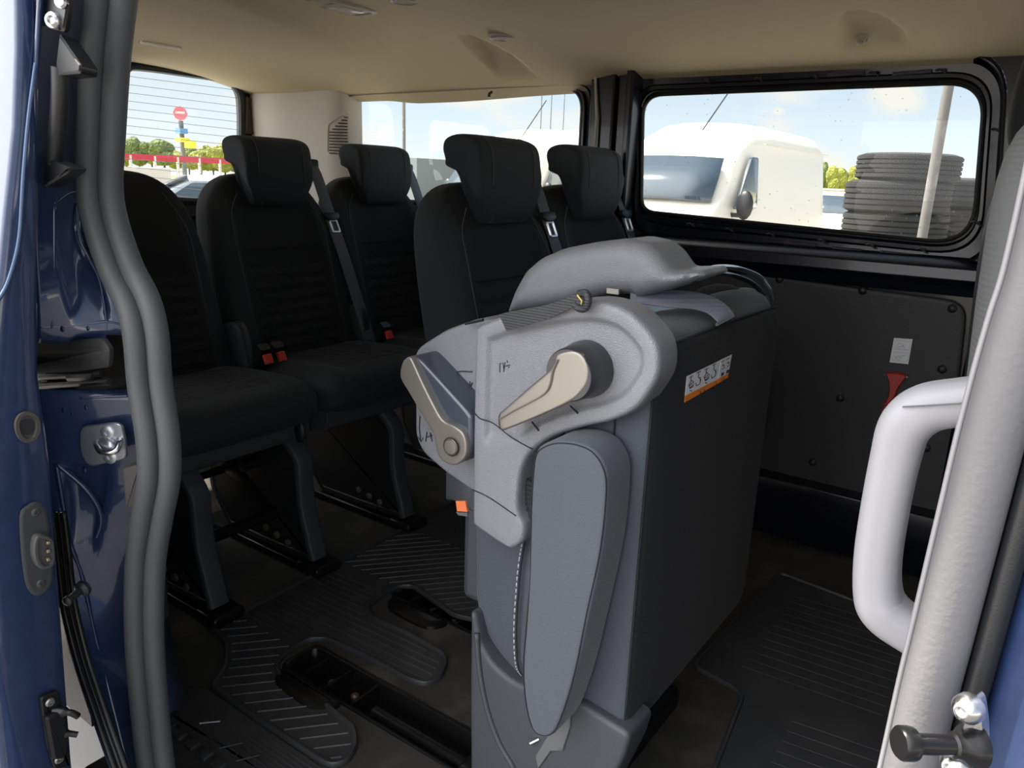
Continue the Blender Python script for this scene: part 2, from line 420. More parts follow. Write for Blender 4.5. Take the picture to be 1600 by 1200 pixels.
# ---- far side wall: two window openings
WY = 1.70
def R1(px, py): return P(px, py, y=WY)
w1o = roundpoly([R1(970, 106), R1(1578, 74), R1(1556, 436), R1(984, 380)], [.07, .11, .13, .06], 12)
w1g = roundpoly([P(*p, y=1.735) for p in [(1006, 149), (1541, 128), (1520, 383), (1003, 330)]], [.065, .085, .10, .045], 12)
wx = [(-2.245, 1.297), (-1.25, 1.300), (-1.25, .90), (-2.245, .90)]
w2o = roundpoly([V(x, WY, z) for x, z in [(-2.30, 1.303), (-1.19, 1.306), (-1.19, .85), (-2.30, .85)]], .05, 8)
w2g = roundpoly([V(x, 1.735, z) for x, z in [(-2.30, 1.300), (-1.243, 1.302), (-1.243, .92), (-2.30, .92)]], [.03, .075, .075, .05], 8)
outer = [V(x, WY, z) for x, z in [(-2.75, .80), (1.6, .80), (1.6, 1.46), (-2.75, 1.46)]]
fw_ = [V(.25, WY, .93), V(1.3, WY, .93), V(1.1, WY, 1.28), (.25, WY, 1.28)]
wl = sheet_holes(outer, [w1o, w2o, roundpoly(fw_, .05, 4)], V(0, .004, 0), 'wall_left', NAVYIN)
struct(wl, 'dark navy painted metal side wall opposite the door', 'wall')
lower = MB().box((-.575, 1.755, .40), (4.35, .05, .84)); lower.build('wall_panel_metal', NAVYIN, wl, bevel=.004)
MB().box((-.575, 1.90, .14), (4.35, .02, 1.44)).build('outer_skin_lower', NAVY, wl)
MB().box((-.575, 1.90, 1.43), (4.35, .02, .10)).build('outer_skin_upper', NAVY, wl)
def frame_loft(mb, o, g, y0, y1, mi=0):
    """stepped flange from opening o (list) to glass edge g (list)"""
    def res(lp, n=96):
        lp = lp+[lp[0]]; d = [0]
        for i in range(1, len(lp)): d.append(d[-1]+(Vector(lp[i])-Vector(lp[i-1])).length)
        r = []; j = 0
        for k in range(n):
            t = d[-1]*k/n
            while d[j+1] < t: j += 1
            r.append(Vector(lp[j]).lerp(Vector(lp[j+1]), (t-d[j])/max(1e-9, d[j+1]-d[j])))
        return r
    def byang(lp, n=200):
        lp = res(lp, 2400); c = sum(lp, Vector())/len(lp); w = max(p.x for p in lp)-min(p.x for p in lp); h = max(p.z for p in lp)-min(p.z for p in lp)
        r = []
        for k in range(n):
            a = 2*math.pi*k/n
            best = min(lp, key=lambda p: abs(math.remainder(math.atan2((p.z-c.z)/h, (p.x-c.x)/w)-a, 2*math.pi)))
            r.append(best)
        return r
    A, B = byang(o), byang(g)
    def L(t, y): return [V(a.x+(b.x-a.x)*t, y, a.z+(b.z-a.z)*t) for a, b in zip(A, B)]
    rings = [L(0, y0), L(.10, y0-.006), L(.2, y0+.004), L(.30, y0+.028), L(.62, y0+.030), L(.70, y0+.018), L(.82, y0+.018), L(.90, y1), L(1, y1)]
    mb.loft(rings, c0=False, c1=False, mi=mi); return A, B
def make_window(name, o, g, label, gm):
    mb = MB(); A, B = frame_loft(mb, o, g, WY, 1.738)
    f = mb.build(name, NAVYIN); struct(f, label, 'window')
    gasket = MB().tube([V(p.x, 1.730, p.z) for p in B], .006, 6, closed=True).build('gasket', BLACK, f)
    gl = MB().add(B and [V(p.x, 1.741, p.z) for p in B], [tuple(range(len(B)))]).build('pane', gm, f, smooth=0)
    fr = [[V(p.x, 1.742, p.z) for p in B], [V(c.x*1.0+(c.x-sum(q.x for q in B)/len(B))*.16, 1.744, c.z+(c.z-sum(q.z for q in B)/len(B))*.16) for c in B]]
    return f, A, B
win1, A1, B1 = make_window('window_1', w1o, w1g, 'large side window opposite the door with bare navy flange', GLASS)
win2, A2, B2 = make_window('window_2', w2o, w2g, 'rear side window beyond the second row headrests', GLASSR)
# clips and slots round the flange of the big window
clips = MB()
for px, py in [(1103, 128), (1185, 125), (1270, 121), (1365, 116), (1470, 112), (1080, 352), (1140, 360), (1205, 368), (1285, 378), (1360, 385), (1440, 392), (1556, 205), (1525, 350)]:
    c = P(px, py, y=WY+.016)
    clips.tube([c+V(-.012, 0, .003), c+V(-.004, -.004, .006), c+V(.006, -.003, 0), c+V(.012, 0, -.004)], .0026, 6)
    clips.ball(c+V(.006, -.002, .004), .004, 8)
clips.build('flange_clip', mat('clip_steel', (.10, .10, .12), .3, .7), win1)['kind'] = 'stuff'
slots = MB()
for a, b in [((1293, 118), (1350, 113)), ((1395, 116), (1455, 111)), ((1225, 379), (1275, 384)), ((1300, 388), (1345, 392)), ((1375, 394), (1430, 400))]:
    a, b = P(*a, y=WY+.020), P(*b, y=WY+.020)
    slots.tube([a, b], .005, 8)
slots.build('flange_bead', mat('slot_metal', (.07, .065, .085), .35, .2), win1)
# box-section rail below the windows
mb = MB(); prof = [(-2.7, 0), (1.6, 0)]
sec = [(1.735, .868), (1.690, .862), (1.668, .845), (1.664, .815), (1.690, .800), (1.700, .775), (1.735, .770)]
mb.loft([[V(x, y, z+.0) for y, z in sec] for x in (-2.7, -.06)], closed=True)
mb.build('sill_rail', NAVYIN, wl, bevel=.003)
mb = MB(); sec2 = [(1.74, .868), (1.700, .862), (1.690, .845), (1.690, .2), (1.74, .1)]
mb.loft([[V(x, y, z) for y, z in sec2] for x in (-.075, .10)], closed=True)
mb.build('wall_pillar', NAVYIN, wl, bevel=.006)
mb = MB(); mb.loft([[V(x, y, z) for y, z in [(1.74, .21), (1.66, .205), (1.655, .17), (1.69, .02), (1.74, .02)]] for x in (-2.4, .2)])
mb.build('sill_step', NAVYIN, wl, bevel=.004)
# pillar between the two side windows
mb = MB(); 
for x0, x1, y0 in ((-1.185, -1.10, 1.675), (-1.10, -1.06, 1.69), (-1.06, -1.035, 1.665)):
    mb.box(((x0+x1)/2, (y0+1.74)/2, 1.08), (x1-x0, 1.74-y0, .56))
mb.build('window_pillar', NAVYIN, wl, bevel=.008)
MB().tube([V(-1.165, 1.668, 1.32), V(-1.150, 1.664, 1.2), V(-1.150, 1.664, 1.0)], .004, 8).build('wiring_clip', GREYC, wl)
# hardboard panel
pan = roundpoly([P(*p, y=1.725) for p in [(1020, 402), (1225, 434), (1512, 472), (1494, 640), (1478, 812), (1200, 742), (1020, 690)]], [.01, .0, .05, 0, .05, 0, .01], 6)
panel = MB().plate(pan, (0, -1, 0), [(0, 0), (0, .012), (.003, .014), (.012, .014)]).build('trim_1', PANEL)
struct(panel, 'black hardboard panel screwed below the big side window', 'panel')
for px, py in [(1218, 436), (1348, 454), (1488, 482), (1472, 577), (1313, 622), (1270, 722), (1447, 700), (1200, 560)]:
    c = P(px, py, y=1.711)
    MB().lathe(c, (0, -1, 0), [(.011, 0), (.011, .003), (.008, .006), (.003, .0075), (0, .0078)], 16).build('panel_button', BLACK, panel)
lab = thing('instruction_label', 'small white sticker with two grey line drawings above the red hammer', 'label', P(1409, 548, y=1.711))
o4 = [P(*p, y=1.711) for p in [(1397, 528), (1426, 530), (1419, 569), (1390, 566)]]
MB().plate(o4, (0, -1, 0), [(0, 0), (0, .0008)]).build('paper', WHITE, lab, smooth=0)
ink = MB()
for q in ([(1399, 532), (1422, 534), (1420, 547), (1397, 545)], [(1396, 550), (1420, 552), (1417, 565), (1393, 562)]):
    ink.tube([P(*p, y=1.7098) for p in q], .0005, 4, closed=True)
for q in ([(1400, 541), (1406, 536), (1409, 537), (1413, 544)], [(1402, 543), (1412, 540)], [(1397, 556), (1404, 562), (1408, 556), (1415, 555)], [(1399, 560), (1404, 556), (1409, 560)]):
    ink.tube([P(*p, y=1.7098) for p in q], .0006, 4)
ink.build('drawing', INKG, lab, smooth=0)
# red emergency hammer
ham = thing('emergency_hammer', 'red window breaking hammer with pointed metal tips clipped to black panel', 'hammer', P(1395, 640, y=1.70))
hy = 1.70
hd = [P(*p, y=hy) for p in [(1386, 582), (1412, 584), (1416, 590), (1404, 606), (1400, 618), (1394, 627), (1397, 645), (1392, 668), (1376, 668), (1377, 650), (1383, 628), (1388, 618), (1390, 606), (1388, 592)]]
MB().plate(crom(hd, 3), (0, -1, 0), [(0, -.010), (0, .006), (.003, .010)]).build('hammer_body', DKRED, ham, smooth=50)
for a, b in (((1388, 587), (1379, 585)), ((1412, 589), (1420, 590))):
    a, b = P(*a, y=hy), P(*b, y=hy); MB().tube([a, a.lerp(b, .5), b], .008, 10, sc=[1, .8, .15]).build('steel_tip', ZINC, ham)
rb = MB()
for k in range(5):
    a, b = P(1380, 632+k*8, y=hy-.012), P(1395, 633+k*8, y=hy-.012); rb.tube([a, b], .0022, 6)
rb.build('grip_rib', DKRED, ham)

# ---- rear wall with barn-door window
RX = -2.74
def PR(px, py): return P(px, py, x=RX)
w3o = [PR(*p) for p in [(150, 95), (200, 88), (300, 112), (392, 138), (411, 158), (414, 240), (412, 345), (280, 335), (150, 320)]]
w3g = [PR(*p) for p in [(184, 128), (196, 108), (215, 104), (290, 114), (350, 124), (370, 140), (376, 165), (376, 230), (372, 290), (360, 312), (280, 313), (190, 300), (183, 280), (183, 200)]]
w3o = crom(w3o, 4); w3g = crom(w3g, 4)
outer = [V(RX, y, z) for y, z in [(0.0, -.1), (1.75, -.1), (1.75, 1.46), (0.0, 1.46)]]
near3 = roundpoly([V(RX, .25, .93), V(RX, .80, .93), V(RX, .80, 1.30), V(RX, .25, 1.30)], .06, 4)
wr = sheet_holes(outer, [w3g, near3], V(-.03, 0, 0), 'wall_rear', BLACK); struct(wr, 'dark rear wall with the barn door windows', 'wall')
win3 = MB(); 
win3.tube([V(p.x+.006, p.y, p.z) for p in w3g], .016, 8, closed=True); win3 = win3.build('window_3', BLACK); struct(win3, 'rear barn door window with heating wires', 'window')
MB().add([V(RX-.02, p.y, p.z) for p in w3g], [tuple(range(len(w3g)))]).build('pane', GLASSR, win3, smooth=0)
hw = MB()
for k in range(15):
    a, b = PR(183, 118+k*13.0-2), PR(378, 141+k*12.4); a.x = b.x = RX-.018; hw.tube([a, b], .0009, 4)
hw.build('heating_wire', mat('heating_wire', (.2, .25, .25), .6), win3, smooth=0)['kind'] = 'stuff'
# frame of the window opening (dark, rounded)
fo = [PR(*p) for p in [(150, 95), (200, 89), (300, 110), (370, 125), (398, 140), (411, 165), (412, 330), (370, 340), (150, 330)]]
fo = roundpoly(fo, [.02]*9, 4)
MB().tube([V(p.x+.02, p.y, p.z) for p in fo], .012, 8, closed=True).build('window_surround', NAVYIN, win3)
bt = [P(*p, x=RX+.012) for p in [(383, 150), (400, 160), (404, 178), (402, 210), (382, 208)]]
MB().plate(roundpoly(bt, .012, 3), (1, 0, 0), [(0, 0), (0, .008), (.006, .010), (.012, .006)]).build('inner_trim', mat('brown_trim', (.10, .075, .055), .6), win3)
# ---- beige rear corner pillar with loudspeaker grille
dash_block = MB(); dash_block.box((1.55, .87, .38), (.3, 1.72, 1.0)); dash_block.box((1.62, .87, 1.38), (.4, 1.72, .16))  # unseen black partition, added to keep front light off the headliner
dsh = dash_block.build('front_light_block', BLACK, bevel=.02); struct(dsh, 'unseen black blocks in place of dashboard and roof header, added to cut light', 'wall')
cp = MB(); rows = []
for z in (1.42, 1.30, 1.2, 1.1, 1.0, .9, .6, .0):
    rows.append([V(RX+.002, 1.585, z), V(RX+.04, 1.575, z), V(RX+.16, 1.60, z), V(-2.50, 1.625, z), V(-2.46, 1.635, z), V(-2.36, 1.652, z), V(-2.29, 1.665, z), V(-2.27, 1.69, z), V(-2.27, 1.76, z), V(RX+.002, 1.76, z)])
cp.loft(rows); cpo = cp.build('trim_2', BEIGEP, smooth=60); struct(cpo, 'beige plastic corner pillar behind the third row', 'pillar')
gr = MB()
for k in range(13):
    py = 183+k*4.7; x0 = 515 if k > 4 else 515+(5-k)*4.6
    a, b = P(x0, py, y=1.645), P(543, py+.8, y=1.662); gr.tube([a, b], .0032, 6)
gr.build('speaker_slot', mat('slot_dark', (.06, .055, .05), .8), cpo)
go = [P(*p, y=1.652) for p in [(512, 215), (513, 195), (530, 180), (546, 178), (546, 240), (512, 238)]]
MB().tube(roundpoly(go, .008, 3), .002, 6, closed=True).build('grille_rim', BEIGEP, cpo)
# ---- near side body: panels round the door opening (keep the light out)
nb = MB()
nb.box((-1.86, -.02, .55), (1.76, .03, .70)); nb.box((-1.86, -.02, 1.38), (1.76, .03, .14))
nb.box((-2.68, -.02, 1.1), (.14, .03, .5)); nb.box((-1.08, -.02, 1.1), (.2, .03, .5)); nb.box((-2.3, -.02, .1), (.88, .03, .5))
nbo = nb.build('wall_right', NAVY, smooth=0); struct(nbo, 'navy rear quarter body side left of the door opening', 'wall')
MB().box((-.42, .0, 1.40), (1.1, .06, .10)).build('door_header', NAVY, nbo, bevel=.01)
MB().box((.66, .02, .35), (1.1, .05, .95)).build('front_door_skin', NAVY, nbo, bevel=.01)
MB().box((.28, .02, 1.10), (.36, .05, .56)).build('front_pillar_skin', NAVY, nbo, bevel=.01)  # unseen pillar, widened to keep front light off the folded seat
MB().box((.9, .02, 1.36), (1.2, .05, .10)).build('front_window_frame', NAVY, nbo, bevel=.01)
MB().box((.85, .02, 1.08), (.8, .006, .52)).build('front_door_glass', glass('tinted_glass', (.45, .5, .5), .05), nbo)  # unseen pane, tinted dark to hold back light from the front
MB().box((-.1, -.06, -.22), (2.2, .16, .28)).build('body_sill', NAVY, nbo, bevel=.02)
MB().box((-.45, .90, 1.47), (4.6, 1.95, .02)).build('roof_skin', NAVY, nbo)
# ---- headliner
def cz(x, y):
    u = (y-.85)/.85
    z = 1.405 - .080*abs(u)**3.0 - .022*abs(u)**6*(1-ss(-1.22, -1.05, x))
    s = x+.45*(y-.6); k = 1-abs(u)**5
    z += k*(.050*ss(-1.62, -1.42, s) - .050*ss(-1.32, -.75, s))
    z -= .035*ss(-2.3, -2.7, x)
    z += .0*u
    # scooped pockets round the belt/coat hooks
    for hx, hy_ in ((-1.44, 1.58), (-.375, 1.50)):
        d = math.hypot((x-hx)/.082, (y-1.72)/.34)
        z += .032*(1-ss(.86, 1.03, d))*(1-ss(.80, .96, u))
    return z
mb = MB(); nx, ny = 300, 150; vs = []; fs = []
for i in range(nx+1):
    for j in range(ny+1):
        x = -2.75+4.2*i/nx; y = .0+1.74*j/ny; vs.append(V(x, y, cz(x, y)))
for i in range(nx):
    for j in range(ny): a = i*(ny+1)+j; fs.append((a, a+1, a+ny+2, a+ny+1))
ceil = mb.add(vs, fs).build('ceiling', BEIGE, smooth=180); struct(ceil, 'beige fabric headliner', 'ceiling')

# ---- lamps, vents and hooks in the headliner
def ceil_at(px, py):
    z = 1.37
    for _ in range(60):
        p = P(px, py, z=z); z = .6*z+.4*cz(p.x, p.y)
    return P(px, py, z=z)
lampc = ceil_at(530, 8)
lamp = thing('dome_lamp', 'long beige dome lamp with grey lens in the headliner', 'ceiling lamp', lampc)
o = rrect(lampc.x, lampc.y, .10, .22, .03, 6)
MB().plate([V(p.x, p.y, lampc.z+.002) for p in o], (0, 0, -1), [(0, 0), (0, .006), (.004, .010), (.012, .010), (.016, .006)]).build('lamp_housing', GREYC, lamp)
o = rrect(lampc.x, lampc.y+.02, .055, .10, .01, 4)
MB().plate([V(p.x, p.y, lampc.z-.004) for p in o], (0, 0, -1), [(0, 0), (0, .005), (.004, .007)]).build('lens', mat('lamp_lens', (.55, .54, .50), .2), lamp)
for px, py, lb in ((632, 0, 'round beige air nozzle beside the dome lamp'), (785, 58, 'small oval vent ring in the headliner ahead of the hook pocket')):
    c = ceil_at(px, py); v = thing('air_vent', lb, 'air vent', c)
    MB().lathe(c+V(0, 0, .004), (0, 0, -1), [(.040, 0), (.040, .006), (.035, .010), (.031, .008), (.030, .002)], 32).build('ring', GREYC, v)
    q = MB()
    for k in range(-2, 3): q.box(c+V(k*.011, 0, -.002), (.004, 2*math.sqrt(.03**2-(k*.011)**2), .004))
    q.build('fins', GREYC, v)
c = ceil_at(250, 70); a, b = ceil_at(220, 64), ceil_at(282, 75)
v = thing('slot_cover', 'thin light slot cover in the headliner near the rear window', 'slot cover', c)
MB().tube([a+V(0, 0, -.001), b+V(0, 0, -.001)], .006, 8).build('cover', mat('light_slot', (.75, .72, .66), .4), v)
MB().tube([a+V(-.009, 0, .001), b+V(-.009, 0, .001)], .004, 8).build('shadow_gap', BLACK, v)
for px, py, lb in ((797, 104, 'grey coat hook in the rear headliner pocket'), (1347, 56, 'grey coat hook in the headliner pocket above the big window')):
    c = ceil_at(px, py); v = thing('coat_hook', lb, 'coat hook', c)
    MB().lathe(c+V(0, .01, .004), (0, -.5, -1), [(.020, 0), (.020, .006), (.014, .012), (.012, .012), (.012, .004)], 24).build('bezel', GREYC, v)
    MB().tube([c+V(-.007, 0, -.002), c+V(-.007, -.004, -.016), c+V(0, -.006, -.020), c+V(.007, -.004, -.016), c+V(.007, 0, -.002)], .003, 8).build('hook', GREYC, v)
c = P(768, 150, y=1.70)
hk = thing('window_latch', 'small black hook hanging at the top edge of the rear side window', 'hook', c)
MB().tube([c+V(0, .0, .012), c+V(0, -.012, .006), c+V(0, -.014, -.006)], .005, 8).build('latch_hook', BLACK, hk)

# ================================================================== DOOR OPENING, LEFT SIDE
# rubber seal sweeping down the rear pillar and along the sill
pp = [(178, -60), (172, 0), (163, 90), (157, 200), (154, 290), (164, 350), (188, 420), (213, 470), (226, 520), (233, 600), (245, 680), (247, 745), (236, 810), (226, 880), (224, 980), (230, 1080), (243, 1200), (262, 1300)]
path = crom([P(*p, y=-.014) for p in pp], 8, closed=False)
def lobes(path, up, mi=0):
    mb = MB()
    prof = []
    for k in range(20): a = 2*math.pi*k/20; prof.append((-.0125+.0135*math.cos(a), .015*math.sin(a)))
    mb.sweep(path, prof, up=up)
    prof = [(.0105+.0125*math.cos(2*math.pi*k/20), .004+.013*math.sin(2*math.pi*k/20)) for k in range(20)]
    return mb.sweep(path, prof, up=up)
seal = lobes(path, V(.75, -.65, 0)).build('trim_3', RUBBER, smooth=180); struct(seal, 'thick double-lobed rubber door seal on the rear pillar', 'door seal')
def interp(tab, y):
    for (a, b), (c, d) in zip(tab, tab[1:]):
        if a <= y <= c: return b+(d-b)*(y-a)/(c-a)
    return tab[0][1] if y < tab[0][0] else tab[-1][1]
lt = [(-60, 66), (0, 64), (150, 56), (300, 56), (450, 58), (600, 58), (750, 72), (880, 88), (930, 93), (1000, 106), (1100, 140), (1200, 176), (1300, 200)]
rt_ = [(p[1], p[0]) for p in pp]
mb = MB(); rows = []
NR = 90; NC = 26
def jamb(u, py):
    """u 0..1 from the outer edge to the seal"""
    x = interp(lt, py)*(1-u)+interp(rt_, py)*u
    d = -.082*(1-u)+.014*u
    # pressed channels
    return P(x, py, y=d)
for i in range(NR+1):
    py = -60+1340*i/NR; row = []
    for j in range(NC+1):
        u = j/NC; p = jamb(u, py)
        s = 0
        if py < 500: s = .016*ss(.28, .36, u)*(1-ss(.62, .72, u))*ss(285, 320, py)*(1-ss(470, 505, py))
        if 640 < py < 1250: s = .014*(ss(.12, .2, u)*(1-ss(.32+.0010*(900-py), .45+.001*(900-py), u)))*ss(720, 760, py)*(1-ss(800, 880, py))*1.1
        s -= .010*ss(.03, .10, u)*0
        row.append(p+V(-.6, .8, 0)*s)
    rows.append(row)
for r in rows: mb.v += r
for i in range(NR):
    for j in range(NC):
        a = i*(NC+1)+j
        py = -60+1340*(i+.5)/NR; u = (j+.5)/NC
        if 530 < py < 612 and .0 < u < .80: continue
        mb.f.append([a, a+1, a+NC+2, a+NC+1]); mb.m.append(0)
jb = mb.build('trim_4', NAVY, smooth=60); struct(jb, 'navy painted door jamb of the rear pillar', 'door jamb')
so = jb.modifiers.new('t', 'SOLIDIFY'); so.thickness = .004; so.offset = 1
# raised press lines of the jamb
cr_ = MB()
for L_, r in ([[(84, 318), (84, 420), (82, 500), (80, 512)], .0022], [[(84, 318), (106, 302), (120, 300)], .0020], [[(120, 318), (124, 370), (140, 405), (156, 440), (166, 500), (166, 525)], .0018],
              [[(62, 511), (100, 510), (140, 506), (170, 503), (194, 509)], .0022], [[(125, 622), (160, 620), (202, 618)], .0025], [[(125, 652), (160, 640), (204, 637)], .0016],
              [[(88, 725), (100, 800), (110, 850), (128, 900), (150, 1000), (175, 1100), (200, 1200)], .0035], [[(88, 725), (130, 760), (152, 790), (158, 815), (150, 840)], .0035],
              ):
    cr_.tube(crom([P(x, y, y=-.082+.096*((x-interp(lt, y))/(interp(rt_, y)-interp(lt, y)))+.0008) for x, y in L_], 6, False), r, 8)
cr_.build('press_line', NAVY, jb, smooth=180)
dots = MB()
for x, y, r in [(97, 514, .004), (137, 513, .003), (99, 641, .004), (134, 637, .0035), (132, 735, .004), (153, 745, .0015), (112, 646, .002)]:
    dots.ball(P(x, y, y=-.082+.096*((x-interp(lt, y))/(interp(rt_, y)-interp(lt, y)))), (r, r*.5, r))
dots.build('hole_plug', NAVY, jb)
# outer black channel strips low on the jamb
ch = MB()
for off, r in ((2, .005), (14, .003), (24, .004)):
    ch.tube(crom([P(interp(lt, y)+off*.8+2, y, y=-.088) for y in (800, 860, 910, 960, 1040, 1120, 1200, 1260)], 5, False), r, 8)
ch.build('drip_channel', BLACKM, jb, smooth=180)
st = P(118, 926, y=-.10)
stp = thing('rubber_stop', 'small black peg stop low on the navy jamb', 'stop', st)
MB().lathe(st+V(-.004, .012, 0), (.35, -.7, -.05), [(.010, 0), (.010, .005), (.005, .008), (.004, .024), (.006, .026), (.006, .030), (.003, .032)], 16).build('peg', BLACK, stp)
# recess with guide
rec = MB()
o = [P(*p, y=-.035) for p in [(50, 528), (185, 528), (200, 560), (185, 615), (50, 622)]]
rec.plate(o, (.6, -.8, 0), [(0, -.02), (0, -.018)])
rec.build('guide_recess', BLACKM, jb)
gc = thing('roller_guide_cover', 'flat dark grey cover plate in the jamb recess above the striker', 'guide cover', P(110, 600, y=-.05))
o = roundpoly([P(*p, y=-.052) for p in [(50, 536), (160, 529), (172, 545), (170, 574), (120, 580), (50, 584)]], .006, 4)
MB().plate(o, (.35, -.93, 0), [(0, -.006), (0, 0), (.002, .0015), (.01, .0015)]).build('cover', GUIDEG, gc)
for k, (a, b, r) in enumerate([((60, 590), (160, 584), .004), ((60, 603), (172, 596), .0045), ((110, 590), (150, 588), .006)]):
    MB().tube([P(*a, y=-.045), P(*b, y=-.045)], r, 8).build('rail', BLACKM, gc)
# striker
S0 = P(163, 695, y=-.038)
sk = thing('door_striker', 'shiny zinc striker plate with loop on the navy jamb', 'striker', S0)
nrm = V(.55, -.83, 0).normalized(); ua = V(.83, .55, 0).normalized(); uz = V(0, 0, 1)
def SP(px, py, h=0):
    r = RT*((px-800)/F) + DN*((py-600)/F) + fw; t = (S0+nrm*h-CAM).dot(nrm)/r.dot(nrm); return CAM+r*t
o = [SP(*p, .001) for p in [(127, 690), (130, 668), (148, 664), (185, 661), (194, 675), (198, 700), (196, 715), (170, 722), (143, 726), (131, 712)]]
MB().plate(crom(o, 4), nrm, [(0, -.002), (0, .002), (.001, .003), (.004, .003)]).build('plate', ZINC, sk)
MB().ball(SP(166, 694, .002), (.019, .008, .011), 16).build('boss', ZINC, sk)
MB().tube(crom([SP(150, 692, .004), SP(152, 698, .014), SP(158, 706, .020), SP(170, 707, .022), SP(182, 703, .020), SP(186, 692, .012), SP(186, 688, .004)], 6, False), .0038, 10).build('loop', STEEL, sk)
for q in ((168, 676), (172, 714)):
    MB().lathe(SP(*q, .004), nrm, [(.0085, 0), (.0085, .0015), (.006, .0025), (.003, .0025), (.0028, .001)], 20).build('screw', ZINC, sk)
# rubber block
bk = MB().plate(roundpoly([SP(*p, .022) for p in [(190, 733), (220, 726), (224, 790), (196, 794)]], .003, 3), nrm, [(0, -.02), (0, -.002), (.003, 0)]).build('rubber_block', DIRTY)
tag(bk, 'dusty brown rubber buffer block beside the door seal', 'rubber block')
# ---- open sliding door at the left edge of the photo
dr = MB(); rings = []
tab_in = [(-.1, -.150), (.3, -.138), (.49, -.128), (.70, -.117), (.79, -.118), (.95, -.100), (1.14, -.075), (1.2, -.072), (1.35, -.05)]
tab_out = [(-.1, -.245), (.3, -.212), (.49, -.205), (.70, -.190), (.80, -.165), (.89, -.145), (.97, -.128), (1.05, -.110), (1.14, -.096), (1.2, -.090), (1.35, -.07)]
for k in range(40):
    z = -.1+1.45*k/39; yi, yo = interp(tab_in, z), interp(tab_out, z)
    pl = [V(-.806, yi+.002, z), V(-.80, yi-.004, z)]
    for q in range(7):
        a = math.pi/2*q/6; pl.append(V(-.806+.006*math.cos(a)+.0, yo-.0+.008-.008*math.sin(a), z))
    pl += [V(-.86, yo-.004, z), V(-1.2, yo-.02, z), V(-1.9, yo-.02, z), V(-1.9, yi-.01, z), V(-1.2, yi-.01, z), V(-.86, yi-.006, z)]
    rings.append(pl)
dr.loft(rings); door = dr.build('door_1', NAVY, smooth=50); struct(door, 'open navy sliding door at the left edge', 'sliding door')
def PD(px, py, d=0): return P(px, py, x=-.80+d)
# window seal line of the door, light flange edge
MB().tube(crom([PD(*p, .002) for p in [(74, -40), (68, 0), (58, 80), (45, 180), (36, 280), (30, 370), (16, 430), (0, 465), (-30, 500)]], 5, False), .0022, 8).build('flange_edge', mat('bright_navy_edge', (.05, .10, .20), .25, .2, coat=1.), door, smooth=180)
xn = V(1, 0, 0)
gm = MB(); c = PD(42, 667)
o = crom([PD(*p, .001) for p in [(42, 642), (57, 648), (63, 664), (58, 684), (42, 692), (27, 684), (21, 664), (27, 648)]], 4)
gm.plate(o, xn, [(0, 0), (0, .002), (.001, .003), (.0045, .003), (.0055, .001), (.0065, -.004)])
gm.lathe(PD(42, 667, .001), xn, [(.0001, -.0005), (.0085, -.0003), (.0088, .0008)], 24, mi=1)
tag(gm.build('hole_grommet', [mat('warm_grey_rubber', (.055, .052, .048), .5), BLACK]), 'round rubber grommet on the edge of the open navy door', 'grommet')
cp_ = thing('contact_plate', 'long oval grey plate with three brass contacts on the open door edge', 'contact plate', PD(58, 857))
o = crom([PD(*p, .001) for p in [(42, 789), (54, 783), (66, 789), (75, 810), (78, 850), (82, 890), (78, 915), (66, 928), (52, 929), (40, 915), (34, 880), (30, 830), (31, 800)]], 4)
MB().plate(o, xn, [(0, 0), (0, .002), (.0012, .003), (.004, .003)]).build('plate', mat('grey_plate', (.035, .037, .040), .45), cp_)
o = crom([PD(*p, .003) for p in [(50, 836), (62, 832), (76, 838), (80, 852), (80, 874), (74, 884), (60, 886), (50, 876), (46, 856)]], 4)
MB().plate(o, xn, [(0, 0), (0, .008), (.0015, .010), (.004, .010), (.005, .006)]).build('connector', mat('grey_rubber', (.055, .055, .056), .6), cp_)
for k in range(3):
    c = PD(75, 848+k*13, .013); MB().box(c, (.004, .0035, .0035)).build('contact', mat('brass', (.65, .52, .32), .3, .9), cp_, bevel=.0005)
for q in ((56, 800), (64, 911)):
    MB().lathe(PD(*q, .003), xn, [(.0052, 0), (.0052, .0012), (.0035, .002), (.002, .002), (.0018, .0008)], 18).build('screw', mat('dark_screw', (.08, .08, .08), .35, .5), cp_)
lk = thing('door_latch', 'black door latch bracket with two prongs low on the open door edge', 'latch', PD(88, 1190))
o = roundpoly([PD(*p, .001) for p in [(60, 1088), (88, 1076), (94, 1100), (104, 1150), (108, 1195), (82, 1200), (70, 1160)]], .004, 4)
MB().plate(o, xn, [(0, 0), (0, .004), (.0015, .0055), (.004, .0055)]).build('bracket', BLACKM, lk)
MB().tube(crom([PD(84, 1110, .004), PD(98, 1112, .012), PD(112, 1114, .02), PD(122, 1119, .022)], 4, False), .0045, 10, sc=[1.3]*6+[.9]*7).build('prong', BLACKM, lk)
MB().tube(crom([PD(88, 1150, .004), PD(104, 1146, .012), PD(121, 1148, .02)], 4, False), .004, 10, sc=[1.3]*5+[.9]*4).build('prong', BLACKM, lk)
MB().plate(roundpoly([PD(*p, .006) for p in [(66, 1118), (98, 1103), (104, 1150), (100, 1180), (78, 1184)]], .004, 3), xn, [(0, 0), (0, .006), (.003, .009)]).build('latch_housing', BLACKM, lk)
for q in ((78, 1097), (92, 1186)):
    MB().lathe(PD(*q, .006), xn, [(.0055, 0), (.0055, .0015), (.004, .003), (.002, .003), (.0018, .001)], 18).build('screw', mat('dull_steel', (.35, .33, .30), .3, .9), lk)
